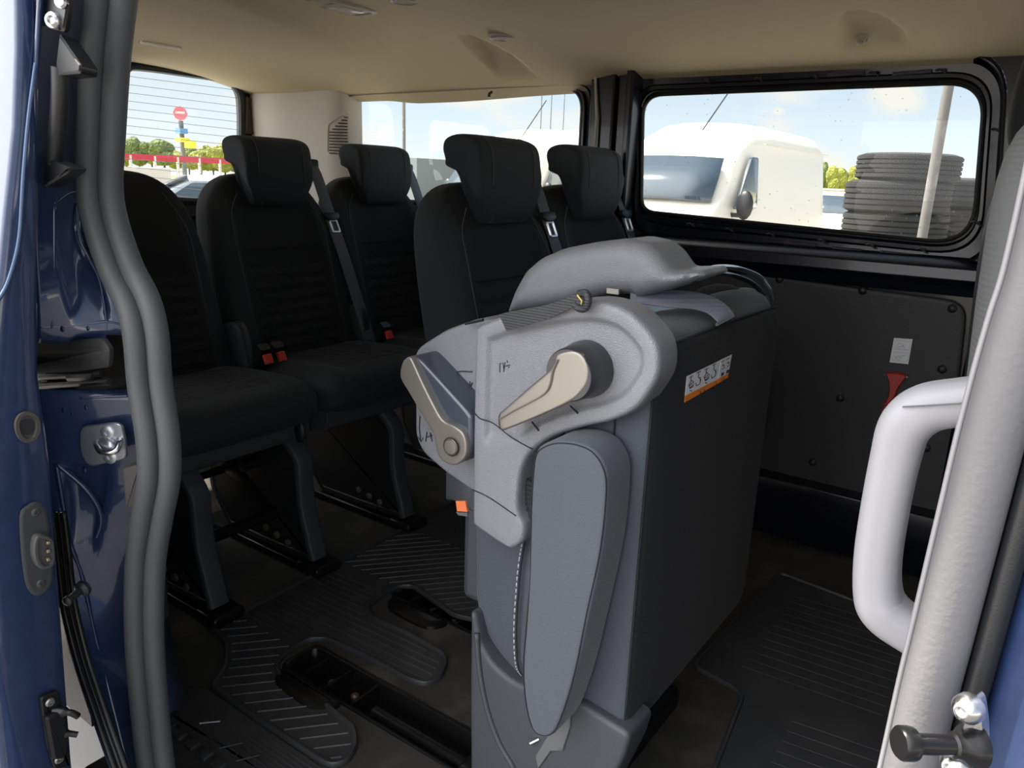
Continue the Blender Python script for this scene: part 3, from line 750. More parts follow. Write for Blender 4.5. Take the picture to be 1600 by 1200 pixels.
# upper fittings between door and seal
up_ = thing('upper_hinge_bracket', 'black bracket with a torx screw at the top of the door gap', 'bracket', P(90, 45, y=-.07))
o = roundpoly([P(*p, y=-.072) for p in [(68, -30), (112, -30), (110, 20), (104, 52), (70, 40)]], .006, 3)
MB().plate(o, (.6, -.8, 0), [(0, -.004), (0, .003), (.002, .005)]).build('plate', BLACK, up_)
MB().lathe(P(86, 33, y=-.078), (.6, -.8, 0), [(.009, 0), (.009, .002), (.0065, .0065), (.004, .0075), (.003, .004)], 18).build('screw', STEEL, up_)
MB().lathe(P(98, 4, y=-.078), (.6, -.8, 0), [(.006, 0), (.006, .004), (.004, .006)], 14).build('screw', STEEL, up_)
for q, nm_ in (([(94, 52), (129, 103), (127, 115), (92, 118), (88, 100)], 'upper black wedge shaped guide in the door gap'), ([(72, 246), (112, 263), (108, 270), (70, 294)], 'lower black wedge shaped guide in the door gap')):
    w = MB().plate(roundpoly([P(*p, y=-.075) for p in q], .003, 3), (.6, -.8, 0), [(0, -.03), (0, 0), (.002, .002)]).build('guide_wedge', BLACK)
    tag(w, nm_, 'guide')
bar = MB().tube(crom([P(x, y, y=-.070) for x, y in [(94, 105), (94, 150), (90, 200), (84, 255)]], 5, False), .0085, 14).build('gas_strut', BLACK, smooth=60)
tag(bar, 'black rounded bar between the two wedge guides in the door gap', 'bar')
# navy inner sill piece right of the seal
mb = MB(); rows = []
for py, xa, xb in ((900, 228, 262), (950, 232, 262), (1000, 238, 268), (1050, 245, 276), (1080, 250, 288), (1110, 255, 280), (1130, 258, 262)):
    rows.append([P(xa, py, y=.02), P((xa+xb)/2, py, y=.045), P(xb, py, y=.09)])
mb.loft(rows, closed=False); o = mb.build('trim_5', NAVY); so = o.modifiers.new('t', 'SOLIDIFY'); so.thickness = .004; struct(o, 'navy painted foot of the rear pillar inside the seal', 'pillar foot')

# ================================================================== DOOR OPENING, RIGHT SIDE
ppB = [(1700, 100), (1670, 250), (1630, 420), (1604, 500), (1580, 580), (1550, 690), (1525, 790), (1500, 890), (1475, 990), (1452, 1080), (1424, 1200), (1400, 1300)]
pathB = crom([P(*p, y=.0) for p in ppB], 8, closed=False)
mb = MB()
prof = [(.0150*math.cos(2*math.pi*k/24), .013*math.sin(2*math.pi*k/24)) for k in range(24)]
mb.sweep(pathB, prof, up=V(0, -1, 0))
sealB = mb.build('trim_6', mat('grained_light_rubber', (.125, .125, .13), .5, bump=('noise', 260, .35)), smooth=180); struct(sealB, 'light grey grained rubber seal on the front pillar', 'door seal')
pl_ = MB()
pl_.sweep([p+V(-.0165, .006, 0) for p in pathB], [(.002*math.cos(2*math.pi*k/8), .004*math.sin(2*math.pi*k/8)) for k in range(8)], up=V(0, -1, 0))
pl_.build('seal_lip', mat('seal_lip_grey', (.24, .24, .25), .5), sealB, smooth=180)
pl_ = MB()
pl_.sweep([p+V(.022, .004, 0) for p in pathB], [(.007*math.cos(2*math.pi*k/10), .008*math.sin(2*math.pi*k/10)) for k in range(10)], up=V(0, -1, 0))
pl_.build('seal_base', BLACK, sealB, smooth=180)
# painted pillar outside the seal
mb = MB(); rows = []
for i in range(0, len(pathB), 4):
    p = pathB[i]
    rows.append([p+V(.024, .012, 0), p+V(.034, .002, 0), p+V(.052, -.012, 0), p+V(.060, -.024, 0), p+V(.070, -.044, 0), p+V(.082, -.050, 0), p+V(.16, -.052, 0), p+V(.3, -.05, 0)])
mb.loft(rows, closed=False); o = mb.build('trim_7', NAVY, smooth=180); so = o.modifiers.new('t', 'SOLIDIFY'); so.thickness = .004; so.offset = -1
struct(o, 'navy painted front pillar of the door opening', 'pillar')
# interior pillar cover behind the seal
mb = MB(); rows = []
for z in (.0, .3, .6, .8, 1.0, 1.2, 1.36):
    x = interp([(.674, .055), (.75, .056), (.90, .062), (1.0, .066), (1.3, .08)], z)
    rows.append([V(x+.0, .015, z), V(x-.002, .05, z), V(x+.012, .12, z), V(x+.06, .14, z), V(x+.2, .14, z), V(x+.2, .015, z)])
mb.loft(rows); o = mb.build('trim_8', HANDLE, smooth=50); struct(o, 'light grey inner cover of the front pillar', 'pillar cover')
# handle
gh = thing('grab_handle', 'light grey D-shaped grab handle on the front pillar', 'grab handle', P(1480, 800, y=.085))
hp = [P(1600, 612, y=.085), P(1555, 622, y=.085), P(1500, 628, y=.085), P(1448, 638, y=.085), P(1415, 665, y=.085), P(1398, 720, y=.085), P(1382, 800, y=.085), P(1372, 870, y=.085), P(1372, 925, y=.085), P(1385, 955, y=.085), P(1425, 985, y=.085), P(1480, 1018, y=.085)]
hp = crom(hp, 7, False)
def rs(w, h, r, n=5): return [(p.x, p.y) for p in rrect(0, 0, w, h, r, n)]
sc = []
for i in range(len(hp)):
    t = i/(len(hp)-1); sc.append(1.0+.10*math.exp(-((t-.33)/.09)**2)+.08*math.exp(-((t-.80)/.08)**2)+.08*(t < .12))
MB().sweep(hp, rs(.030, .034, .012), up=V(0, -1, .0), sc=sc).build('grip', HANDLE, gh, smooth=60)
sm = MB()
hp2 = [p+V(-.013, -.0125, .0) for p in hp[20:62]]
sm.tube([P(1538, 584+3, y=.066), P(1532, 592, y=.066), P(1525, 612, y=.066), P(1517, 627, y=.066), P(1500, 631, y=.066), P(1450, 634, y=.066), P(1410, 636, y=.066)], .0006, 5)
sm.build('grip_seam', mat('grip_seam', (.10, .10, .11), .6), gh)
# check strap pin on the front pillar
hb = thing('door_pin', 'black headed steel pin with oval flange and two bolts on the front pillar', 'guide pin', P(1500, 1165, y=-.035))
fl_ = crom([P(*p, y=-.036) for p in [(1520, 1092), (1528, 1088), (1534, 1105), (1538, 1150), (1534, 1190), (1526, 1210), (1506, 1215), (1500, 1190), (1505, 1140)]], 4)
MB().plate(fl_, (-.35, -1, 0), [(0, -.006), (0, .002), (.001, .003)]).build('flange', STEEL, hb)
a, b = P(1510, 1165, y=-.04), P(1428, 1162, y=-.060); d = (b-a).normalized()
MB().lathe(a, d, [(.012, -.006), (.011, 0), (.0075, .004), (.0070, .008), (.0055, .009), (.0055, .030), (.0085, .031), (.0090, .033), (.0090, .038), (.0078, .0395), (0, .0395)], 24).build('pin', BLACKM, hb)
for q in ((1511, 1108), (1492, 1196)):
    MB().lathe(P(*q, y=-.042), (-.4, -.9, 0), [(.008, -.004), (.008, .001), (.0055, .005), (.004, .006), (.003, .006), (.0028, .003)], 16).build('bolt', STEEL, hb)

# ================================================================== FLOOR FITTINGS
# seat rails sunk in the floor
def rail(cx, cy, L, w, label, grp=None):
    r = thing('seat_rail', label, 'floor rail', (cx, cy, -.05))
    tr = MB(); o = rrect(cx, cy, L, w, .02, 4); n = len(o)
    R_ = lambda i, z: [V(cx+(p.x-cx)*(1-2*i/L), cy+(p.y-cy)*(1-2*i/w), z) for p in o]
    tr.loft([R_(-.010, .001), R_(-.009, .0035), R_(-.001, .0035), R_(.001, .001), R_(.003, -.042), R_(.004, -.045)], c0=False)
    tr.build('channel', BLACKM, r, smooth=50)
    for k, xx in enumerate((-L/2+.05, -L/2+.12, -L/2+.20)):
        MB().box((cx+xx, cy, -.02), (.006, w-.008, .04)).build('cross_web', BLACKM, r, bevel=.001)
        MB().lathe((cx+xx+.03, cy+.018, -.044), (0, 0, 1), [(.009, 0), (.009, .006), (.005, .010), (0, .010)], 12).build('bolt', mat('rusty_bolt', (.16, .12, .09), .5, .5), r)
    MB().tube([V(cx-L/2+.24, cy-.012, -.018), V(cx+L/2-.01, cy-.012, -.018)], .015, 14).build('slide_tube', BLACKM, r)
    # lip cover beside the rail
    o2 = crom([V(cx-L/2+.02, cy-w/2-.006, 0), V(cx-L/2+.03, cy-w/2-.05, 0), V(cx-L/2+.10, cy-w/2-.062, 0), V(cx-L/2+.17, cy-w/2-.055, 0), V(cx-L/2+.18, cy-w/2-.006, 0)], 4)
    MB().plate(o2, (0, 0, 1), [(0, .0), (.002, .006), (.012, .012), (.02, .013)]).build('end_cover', BLACKM, r)
    return r
rail(-.79, .452, .64, .085, 'black floor rail nearest the door, partly under the folded seat')
rail(-.785, .800, .69, .085, 'second black floor rail, behind the one nearest the door')
# rear rubber mat with fingers between the rails
mo = [(328, 985), (352, 1010), (350, 1045), (328, 1078), (400, 1130), (500, 1195), (520, 1203), (545, 1195), (560, 1168), (556, 1140), (500, 1095), (440, 1058), (435, 1040), (455, 1020), (482, 1004), (510, 1003), (570, 1030), (640, 1068), (665, 1075), (690, 1064), (700, 1040), (694, 1024), (640, 993), (582, 968), (577, 952), (600, 932), (622, 921), (645, 920), (745, 965)]
mo = [P(*p, z=0) for p in mo]
mo2 = [V(-.80, .90, 0), V(-.62, .92, 0), V(-.62, 1.02, 0), V(-1.02, 1.03, 0), V(-1.08, 1.06, 0), V(-1.08, 1.12, 0), V(-1.02, 1.15, 0), V(-.62, 1.16, 0), V(-.62, 1.60, 0), V(-1.36, 1.62, 0), V(-1.375, 1.4, 0)]
mo2[0] = V(-.86, .86, 0)
mo3 = []
for i, p in enumerate(mo): mo3.append(p)
mo3 = mo[:-1]+[V(-.95, .775-.0, 0)]+[V(-.64, .862, 0)]+mo2[1:]
mm = roundpoly(mo3, .014, 4)
mm = [V(p.x, p.y, .001) for p in mm]
mat1 = MB().plate(mm, (0, 0, 1), [(0, 0), (0, .008), (.002, .011), (.007, .011), (.009, .009), (.010, .004)])
mt = mat1.build('rubber_floor_mat', MATR, smooth=50)
tag(mt, 'black ribbed rubber mat with fingers between the floor rails, behind the folded seat', 'floor mat')
def inside(p, poly):
    c = False; n = len(poly)
    for i in range(n):
        a, b = poly[i], poly[i-1]
        if (a.y > p.y) != (b.y > p.y) and p.x < (b.x-a.x)*(p.y-a.y)/(b.y-a.y)+a.x: c = not c
    return c
ribs = MB()
def ribline(a, b, off=.016):
    """keep only the stretches lying inside the mat"""
    n = 90; run = []
    for i in range(n+1):
        p = a.lerp(b, i/n)
        ok = all(inside(p+V(dx, dy, 0), mm) for dx, dy in ((off, 0), (-off, 0), (0, off), (0, -off)))
        if ok: run.append(p)
        if (not ok or i == n):
            if len(run) > 4: ribs.tube([run[0], run[-1]], .0022, 5)
            run = []
for k in range(24):                                     # slanted ribs by the step
    x = -1.60+k*.040; ribline(V(x, .27, .005), V(x+.17, .46, .005)) 
for k in range(14):
    y = .475+k*.020; ribline(V(-1.36, y, .005), V(-.7, y+.03, .005))
for k in range(26):
    x = -1.55+k*.034; ribline(V(x, .79, .005), V(x+.22, 1.05, .005), .014)
for k in range(26):
    x = -1.40+k*.034; ribline(V(x+.22, 1.06, .005), V(x-.05, 1.35, .005), .014)
ribs.build('rib', MATR, mt)['kind'] = 'stuff'
# front mat, ahead of the folded seat
fm = [V(-.235, .42, .001), V(.0, .42, .001), V(.02, .6, .001), V(.0, 1.45, .001), V(-.40, 1.5, .001), V(-.42, .95, .001), V(-.30, .93, .001)]
fm = roundpoly(fm, .03, 4)
fmat = MB().plate(fm, (0, 0, 1), [(0, 0), (0, .007), (.002, .010), (.008, .010), (.010, .005)]).build('rubber_floor_mat', MATR, smooth=50)
tag(fmat, 'black ribbed rubber mat in front of the folded seat', 'floor mat')
ribs = MB()
for y0, y1, x0, x1 in ((.50, .92, -.19, -.03), (1.02, 1.40, -.33, -.05)):
    k = y0
    while k < y1: ribs.tube([V(x0, k, .0045), V(x1, k+.02, .0045)], .0019, 5); k += .034
ribs.build('rib', MATR, fmat)['kind'] = 'stuff'
# step tread
stp_ = thing('step_tread', 'black ribbed plastic step tread inside the door sill', 'step tread', (-.55, .12, .0))
o = roundpoly([V(-1.225, .166, .0), V(.03, .166, .0), V(.03, .266, .0), (-1.165, .266, .0), V(-1.20, .245, 0)], .008, 4)
MB().plate(o, (0, 0, 1), [(0, -.04), (0, .001), (.003, .004), (.01, .004)]).build('tread_plate', MATR, stp_)
o = roundpoly([V(-1.20, .03, -.045), V(.03, .03, -.045), V(.03, .17, -.045), V(-1.20, .17, -.045)], .008, 4)
MB().plate(o, (0, 0, 1), [(0, -.03), (0, .001), (.003, .004), (.01, .004)]).build('lower_step', MATR, stp_)
rb = MB()
for k in range(9):
    rb.tube([V(-1.06+.012*k, .176+k*.0095, .004), V(.0, .176+k*.0095, .004)], .0017, 5)
for k in range(12):
    x = -1.0+k*.05; rb.tube([V(x, .18, .0052), V(x+.022, .215, .0052), V(x+.044, .18, .0052)], .0015, 5)
rb.build('grip_rib', MATR, stp_)['kind'] = 'stuff'
for k in range(14):
    x = -1.17+k*.040; MB().box((x, .158, -.012), (.026, .022, .036)).build('edge_block', MATR, stp_, bevel=.003)
MB().tube([V(-1.085, .195, .006), V(-1.06, .222, .006)], .0014, 6).build('scuff_clip', ZINC, stp_)
MB().tube([V(-1.18, .11, -.03), V(-1.0, .03, -.03), V(.05, .02, -.03)], .012, 10).build('edge_seal', RUBBER, stp_, smooth=180)

# ================================================================== SEATS
def back_x(z):            # front surface of the backrest in seat coordinates
    return -.155-.27*(z-.45)
def ringpts(hw, dep, xc, z, n=56, bol=.018, tilt=.0):
    r = []
    for k in range(n):
        a = 2*math.pi*k/n; c, s_ = math.cos(a), math.sin(a)
        e = .45
        y = hw*abs(s_)**e*(1 if s_ > 0 else -1); x = dep/2*abs(c)**e*(1 if c > 0 else -1)
        if c > 0: x += bol*(ss(.45, .80, abs(y)/max(hw, 1e-4))-ss(.88, 1.02, abs(y)/max(hw, 1e-4)))*min(1, hw/.2)
        r.append(V(xc+x, y, z+tilt*x))
    return r
HEADPROF = [(-.072, .150), (-.080, .175), (-.072, .196), (-.04, .206), (.0, .202), (.030, .186), (.042, .150), (.044, .09), (.040, .04), (.030, .006), (.012, -.004), (-.004, .006), (-.012, .05), (-.026, .098), (-.045, .125), (-.07, .134)]
def make_seat(label, legs, belt=1, valance=True, buckles=1, cush_front=.22, head=True, ti=19):
    t = thing('passenger_seat', label, 'seat')
    # backrest
    rings = []; zs = [.395, .41, .45, .55, .65, .75, .84, .90, .935, .960, .980, .995, 1.003, 1.006]
    hws = [.200, .215, .226, .230, .230, .226, .218, .207, .192, .172, .148, .118, .080, .02]
    dps = [.10, .125, .135, .135, .130, .122, .114, .108, .100, .090, .075, .056, .035, .01]
    for z, hw, d in zip(zs, hws, dps): rings.append(ringpts(hw, d, back_x(z)-.065, z, bol=.022 if z < .93 else .0))
    mb = MB(); mb.loft(rings)
    b = mb.build('backrest', [FABB, FAB, FABI], t, sub=1)
    for f in b.data.polygons:
        c = f.center
        if f.normal.x > .3 or c.x > back_x(c.z)-.045:
            if abs(c.y) < .150 and c.z < .99: f.material_index = 1
            if abs(c.y) < .130 and c.z < .79: f.material_index = 2
    sm_ = MB()
    for s in (-1, 1):
        L_ = crom([V(back_x(z)+.014 if z < .9 else back_x(z)-.0+.002, s*(.165 if z < .85 else .150 if z < .92 else .12), z) for z in (.46, .55, .65, .75, .84, .90, .95)], 5, False)
        sm_.tube(L_, .0011, 5)
    sm_.build('seam', STITCHD, b)
    MB().tube([V(back_x(.79)+.003, -.135, .79), V(back_x(.79)+.002, 0, .79), V(back_x(.79)+.003, .135, .79)], .0018, 5).build('insert_seam', SEAM, b)
    # cushion
    mb = MB(); rings = []
    for x, hw, h, zc in ((-.215, .18, .06, .42), (-.20, .205, .10, .42), (-.15, .218, .125, .425), (-.05, .224, .130, .43), (.06, .227, .130, .435), (.14, .225, .125, .440), (.185, .220, .112, .442), (.208, .208, .085, .444), (.220, .190, .05, .446), (.223, .15, .015, .447)):
        x = x if x < 0 else x*cush_front/.22
        r = []
        for k in range(56):
            a = 2*math.pi*k/56; c, s_ = math.cos(a), math.sin(a); e = .5
            y = hw*abs(c)**e*(1 if c > 0 else -1); z = h/2*abs(s_)**e*(1 if s_ > 0 else -1)
            if s_ > 0 and h > .1: z += .012*(ss(.5, .8, abs(y)/hw)-ss(.85, 1.02, abs(y)/hw))
            r.append(V(x, y, zc+z))
        rings.append(r)
    mb.loft(rings); c_ = mb.build('seat_cushion', [FABB, FABI], t, sub=1)
    for f in c_.data.polygons:
        if f.normal.z > .6 and abs(f.center.y) < .125 and f.center.x < .13: f.material_index = 1
    L_ = crom([V(-.10, -.226, .452), V(.05, -.228, .455), (.14, -.224, .459), V(.19, -.20, .462), V(.215, -.15, .463), V(.220, 0, .463), V(.215, .15, .463), V(.19, .20, .462), V(.14, .224, .459), V(-.10, .226, .452)], 5, False)
    MB().tube(L_, .0013, 5).build('seam', STITCHD, c_)
    # underside
    if valance:
        o = roundpoly([V(-.19, 0, .395), V(.175, 0, .395), V(.17, 0, .345), V(.08, 0, .325), V(-.15, 0, .32)], .012, 3)
        mb = MB(); mb.loft([[V(p.x, y, p.z) for p in o] for y in (-.205, .205)]); mb.build('base_pan', DKPL, t, bevel=.004)
        MB().ball((.19, .16, .375), (.018, .010, .032), 12).build('release_lever', BLACK, t)
    # headrest
    mb = MB(); rings = []
    prof = crom([V(p[0], 0, p[1]) for p in HEADPROF], 4)
    cx = sum(p.x for p in prof)/len(prof); czz = sum(p.z for p in prof)/len(prof)
    for y, k in ((-.128, .25), (-.126, .60), (-.120, .82), (-.108, .94), (-.085, 1.0), (0, 1.02), (.085, 1.0), (.108, .94), (.120, .82), (.126, .60), (.128, .25)):
        q = []
        for p in prof:
            base = V(.012, 0, .10) if p.z < .13 else V(-.03, 0, .165)
            wdt = 1-.24*ss(.085, -.01, p.z)
            ix = p.x-base.x; 
            # inset towards the local core so the ends round over
            px_ = p.x-(1-k)*.30*ix; pz = p.z-(1-k)*(.14*(p.z-.10))
            q.append(V(px_-.300, .018+y*wdt*.96, (pz-.1)*.95+.1+.912))
        rings.append(q)
    if head: mb.loft(rings); h = mb.build('headrest', FABB, t, sub=1)
    for s in (-1, 1) if head else ():
        rg_ = rings[6 if s > 0 else 4]
        L_ = [p+V(.0005, s*.001, .0) for p in rg_ if p.x > -.318 and p.z > .915]
        L_.sort(key=lambda p: -p.z+ (p.x+.3)*.4)
        MB().tube(L_, .0011, 5).build('seam', STITCHD, h)
    for s in (-1, 1) if head else ():
        MB().tube([V(-.345, s*.06+.018, .95), V(-.350, s*.06+.018, 1.07)], .006, 10).build('headrest_post', STEEL, h)
        MB().lathe((-.347, s*.06+.018, .990), (0, 0, 1), [(.013, 0), (.013, .012), (.009, .016)], 12).build('post_collar', BLACK, h)
    # legs
    for ly in legs:
        lg = MB()
        sd_ = roundpoly([V(-.22, 0, .33), V(.13, 0, .34), V(.195, 0, .30), V(.200, 0, .19), V(.24, 0, .05), V(.245, 0, .028), V(.06, 0, .022), V(-.12, 0, .022), V(-.20, 0, .12)], .015, 3)
        lg.plate([V(p.x, ly-.018, p.z) for p in sd_], (0, -1, 0), [(0, -.036), (0, -.003), (.003, 0), (.016, 0), (.018, -.003)])
        L = lg.build('leg', BLACK, t, smooth=50)
        st_ = MB(); st_.sweep(crom([V(.150, ly, .345), V(.196, ly, .30), V(.200, ly, .24), V(.205, ly, .17), V(.225, ly, .10), V(.243, ly, .035)], 5, False), rs(.048, .022, .006, 3), up=V(1, 0, .3))
        st_.build('leg_cover', DKPL, L, smooth=50)
        ft = MB(); ft.box((.02, ly, .012), (.50, .075, .024)); ft.build('foot_rail', BLACKM, L, bevel=.006)
        fp = MB(); fp.box((.245, ly, .016), (.085, .085, .030)); fp.build('foot', BLACKM, L, bevel=.009)
        for k in range(3):
            fb = MB(); fb.lathe((.06+.045*k, ly-.020, .075-.008*k), (0, -1, 0), [(.010, 0), (.010, .005), (.006, .008), (0, .009)], 12)
            fb.build('foot_bolt', mat('dull_bolt', (.30, .26, .20), .35, .8), L)
    if len(legs) > 1:
        a, b_ = min(legs), max(legs)
        MB().tube([V(.10, a, .13), V(.10, b_, .13)], .016, 14).build('cross_tube', BLACKM, t)
        MB().tube([V(-.12, a, .20), V(-.12, b_, .20)], .012, 12).build('cross_tube', BLACKM, t)
        lk_ = MB(); lk_.sweep([V(-.18, b_-.05, .30), V(.04, b_-.05, .19), V(.10, b_-.05, .15)], rs(.012, .05, .005, 3), up=V(0, 0, 1)); lk_.build('tilt_link', BLACKM, t, smooth=50)
        lk_ = MB(); lk_.lathe((.02, b_-.03, .255), (0, 1, 0), [(.016, -.03), (.016, .02), (.010, .024)], 14); lk_.build('pivot', BLACKM, t)
    for s in (-1, 1):
        hc = crom([V(-.225, s*.236, .40), V(-.10, s*.236, .39), V(-.085, s*.236, .43), V(-.115, s*.236, .50), V(-.135, s*.236, .575), V(-.165, s*.236, .60), V(-.20, s*.236, .585), V(-.225, s*.236, .50)], 4)
        MB().plate(hc, (0, s, 0), [(0, -.02), (0, .003), (.004, .007), (.012, .008)]).build('hinge_cover', DKPL, t, smooth=50)
    # belt
    if belt:
        s = belt
        wb = MB()
        pth = crom([V(-.42, s*.195, 1.030), V(-.36, s*.198, 1.042), V(-.325, s*.202, 1.015), V(-.275, s*.208, .90), V(-.205, s*.214, .74), V(-.150, s*.220, .60), V(-.115, s*.226, .50), V(-.10, s*.230, .45)], 6, False)
        wb.sweep(pth, rs(.046, .0022, .001, 2), up=V(1, 0, .25)); wbo = wb.build('belt_webbing', BELT, t, smooth=50)
        gd = MB(); gd.plate(roundpoly([V(-.45, s*.195-.034, 1.042), V(-.34, s*.195-.034, 1.052), V(-.335, s*.195+.036, 1.048), V(-.45, s*.195+.036, 1.038)], .012, 4), (0, 0, 1), [(0, -.06), (0, .002), (.004, .006), (.012, .006)])
        gd.build('belt_guide', BLACK, t, smooth=50)
        i = ti; p = pth[i]
        dirv = (pth[i+1]-pth[i-1]).normalized(); yv = V(0, 1, 0); nv = dirv.cross(yv).normalized()
        if nv.x < 0: nv = -nv
        tg = MB()
        def tp(a, b): return p+yv*a+dirv*b+nv*.004
        tg.plate(roundpoly([tp(-.030, -.012), tp(.030, -.012), tp(.030, .004), tp(.012, .014), tp(-.012, .014), tp(-.030, .004)], .004, 3), nv, [(0, -.006), (0, .006), (.003, .008)])
        tg.build('tongue_cover', BLACK, wbo, smooth=50)
        tg = MB(); ol = [tp(-.014, .014), tp(.014, .014), tp(.014, .052), tp(-.014, .052)]
        tg.tube(roundpoly(ol, .004, 3), .0036, 6, closed=True); tg.build('tongue', mat('bright_steel', (.80, .82, .85), .3, .7), wbo)
    if buckles:
        for k, yy in enumerate((.245, .290)[:buckles]):
            bk_ = MB(); bk_.sweep(crom([V(-.10, yy, .36), V(-.085, yy, .46), V(-.07, yy, .52), V(-.055, yy, .545)], 4, False), rs(.034, .024, .007, 3), up=V(1, 0, 0))
            q = bk_.build('belt_buckle', BLACK, t, smooth=60)
            MB().box((-.040, yy, .512), (.012, .024, .028), Matrix.Rotation(math.radians(-25), 3, 'Y')).build('release_button', RED, q, bevel=.002)
    return t
def copy_tree(o, parent=None):
    c = o.copy(); COL.objects.link(c)
    if parent is not None: c.parent = parent
    for ch in [q for q in bpy.data.objects if q.parent == o]: copy_tree(ch, c)
    return c
R3 = -1.615; R2 = -.715
sA = make_seat('black fabric seat without headrest, half hidden by the rear door seal', [-.135, .160], belt=0, buckles=2, head=False); sA.location = (R3, .565, 0)
sB = make_seat('black fabric middle seat of the third row, with belt and steel tongue', [.03], belt=1, buckles=1); sB.location = (R3, 1.035, 0)
sC = copy_tree(sB); sC.location = (R3, 1.485, 0); sC['label'] = 'black fabric third-row seat in front of the beige corner pillar'
sD = make_seat('black fabric middle seat of the second row right behind the folded seat', [], belt=1, buckles=0, cush_front=.20, ti=17); sD.location = (R2-.03, 1.02, 0)
sE = copy_tree(sD); sE.location = (R2-.03, 1.452, 0); sE['label'] = 'black fabric seat of the second row beside the big window'
for s in (sA, sB, sC, sD, sE): s['group'] = 'black passenger seats facing forward'
# front seats at the right edge
def front_seat(x, y, label, zt=1.05, mat_=GREYF, hm=FAB):
    t = thing('front_seat', label, 'front seat', (x, y, 0)); mb = MB()
    rings = []
    for z, hw, d in ((.30, .22, .10), (.34, .235, .13), (.6, .24, .14), (.85, .235, .13), (zt-.08, .22, .115), (zt-.03, .19, .10), (zt, .15, .07), (zt+.008, .10, .03)):
        rings.append([p+V(x, y, 0) for p in ringpts(hw, d, .10-.10*(z-.3), z, bol=0)])
    mb.loft(rings); mb.build('backrest', mat_, t, sub=1)
    mb = MB(); rings = []
    for z, hw, d in ((zt+.035, .08, .05), (zt+.045, .11, .075), (zt+.09, .125, .09), (zt+.16, .125, .085), (zt+.20, .105, .065), (zt+.212, .07, .03)):
        rings.append([p+V(x, y, 0) for p in ringpts(hw, d, .02, z, bol=0)])
    mb.loft(rings); mb.build('headrest', hm, t, sub=1)
    for s in (-1, 1): MB().tube([V(x+.02, y+s*.06, zt-.02), V(x+.02, y+s*.06, zt+.06)], .006, 10).build('headrest_post', STEEL, t)
    mb = MB(); mb.loft([[V(x+px, y+yy, z) for px, z in ((.06, .28), (.5, .30), (.55, .38), (.5, .45), (.1, .42))] for yy in (-.23, .23)]); mb.build('seat_cushion', mat_, t, bevel=.03)
    mb = MB(); mb.loft([[V(x+px, y+yy, z) for px, z in ((.08, .0), (.45, .0), (.45, .27), (.08, .27))] for yy in (-.2, .2)]); mb.build('seat_box', DKPL, t, bevel=.01)
    return t
front_seat(-.012, 1.12, 'dark front seat with black headrest at the right edge of the photo', 1.05, mat('front_seat_shell', (.020, .022, .022), .6))
front_seat(.042, .50, 'light grey fabric front seat beside the grab handle', 1.09)

# ================================================================== THE FOLDED SEAT (tipped forward, standing on its front feet)
FS = thing('folded_seat', 'folded grey van seat tipped forward in the doorway with satin levers and warning sticker', 'folded seat', (-.46, .6, 0))
YN = .355                                    # plane of its near side
XF = -.2945                                  # plane of its front face (the back of the backrest)
def S(px, py, d=0): return P(px, py, y=YN+d)
def Fp(px, py, d=0): return P(px, py, x=XF+d)
yneg = V(0, -1, 0)
# backrest: a padded slab, its outer face looking forward
mb = MB(); rings = []
fo_ = [(-.335, .83), (XF, .80)]
# front outline of the backrest as (y, z)
zb, zt = .262, .835
def slab(x0, x1, y0, y1, z0, z1, r, rc, name, mts, n=5, parent=FS, taper=0, sub=0):
    """cushion slab thick along x; rounded edges radius r; corner radius rc"""
    mb = MB(); rings = []
    cy, cz_ = (y0+y1)/2, (z0+z1)/2; w, h = y1-y0, z1-z0
    K = 6
    seq = [(x0, r*1.0+.02)]+[(x0+r*(1-math.cos(math.pi/2*k/K)), r*(1-math.sin(math.pi/2*k/K))) for k in range(K+1)]+[(x1-r*(1-math.cos(math.pi/2*k/K)), r*(1-math.sin(math.pi/2*k/K))) for k in range(K, -1, -1)]+[(x1, r+.02)]
    for x, ins in seq:
        o = rrect(cy, cz_, w-2*ins, h-2*ins, max(rc-ins, .004), 6)
        rings.append([V(x, p.x+(taper*(p.y-cz_)), p.y) for p in o])
    mb.loft(rings)
    return mb.build(name, mts, parent, smooth=60, sub=sub)
br = MB(); rings = []
for x, ins in [(-.425, .03), (-.425, .012), (-.418, .004), (-.405, 0), (-.34, 0), (-.308, .0005), (-.300, .003), (-.296, .008), (-.2945, .014), (-.294, .05)]:
    r = []
    for p in rrect(.605, .545, .49-2*ins, .565-2*ins, max(.045-ins, .006), 8):
        # the top falls away from the door, lower corners rounder
        zz = p.y; 
        r.append(V(x-.028*ss(.55, .25, zz)*0, p.x, zz-.018*ss(.36, .85, p.x)*0))
    rings.append(r)
br.loft(rings); bro = br.build('backrest', [FABT, FABD], FS, smooth=70)
for f in bro.data.polygons:
    if f.normal.x > .55: f.material_index = 1
# seam between side and face
L_ = crom([V(-.2975, .3625, z) for z in (.80, .70, .60, .50, .40, .31)], 4, False)
MB().tube(L_, .0013, 5).build('seam', SEAM, bro, smooth=180)
MB().tube(crom([V(-.345, .3585, .815), V(-.345, .3585, .69), V(-.352, .3585, .67), V(-.356, .3585, .60), V(-.356, .3585, .35)], 4, False), .0012, 5).build('side_seam', SEAM, bro, smooth=180)
MB().tube(crom([V(-.347, .358, .69), V(-.38, .358, .685), V(-.41, .358, .68)], 4, False), .0012, 5).build('side_seam', SEAM, bro, smooth=180)
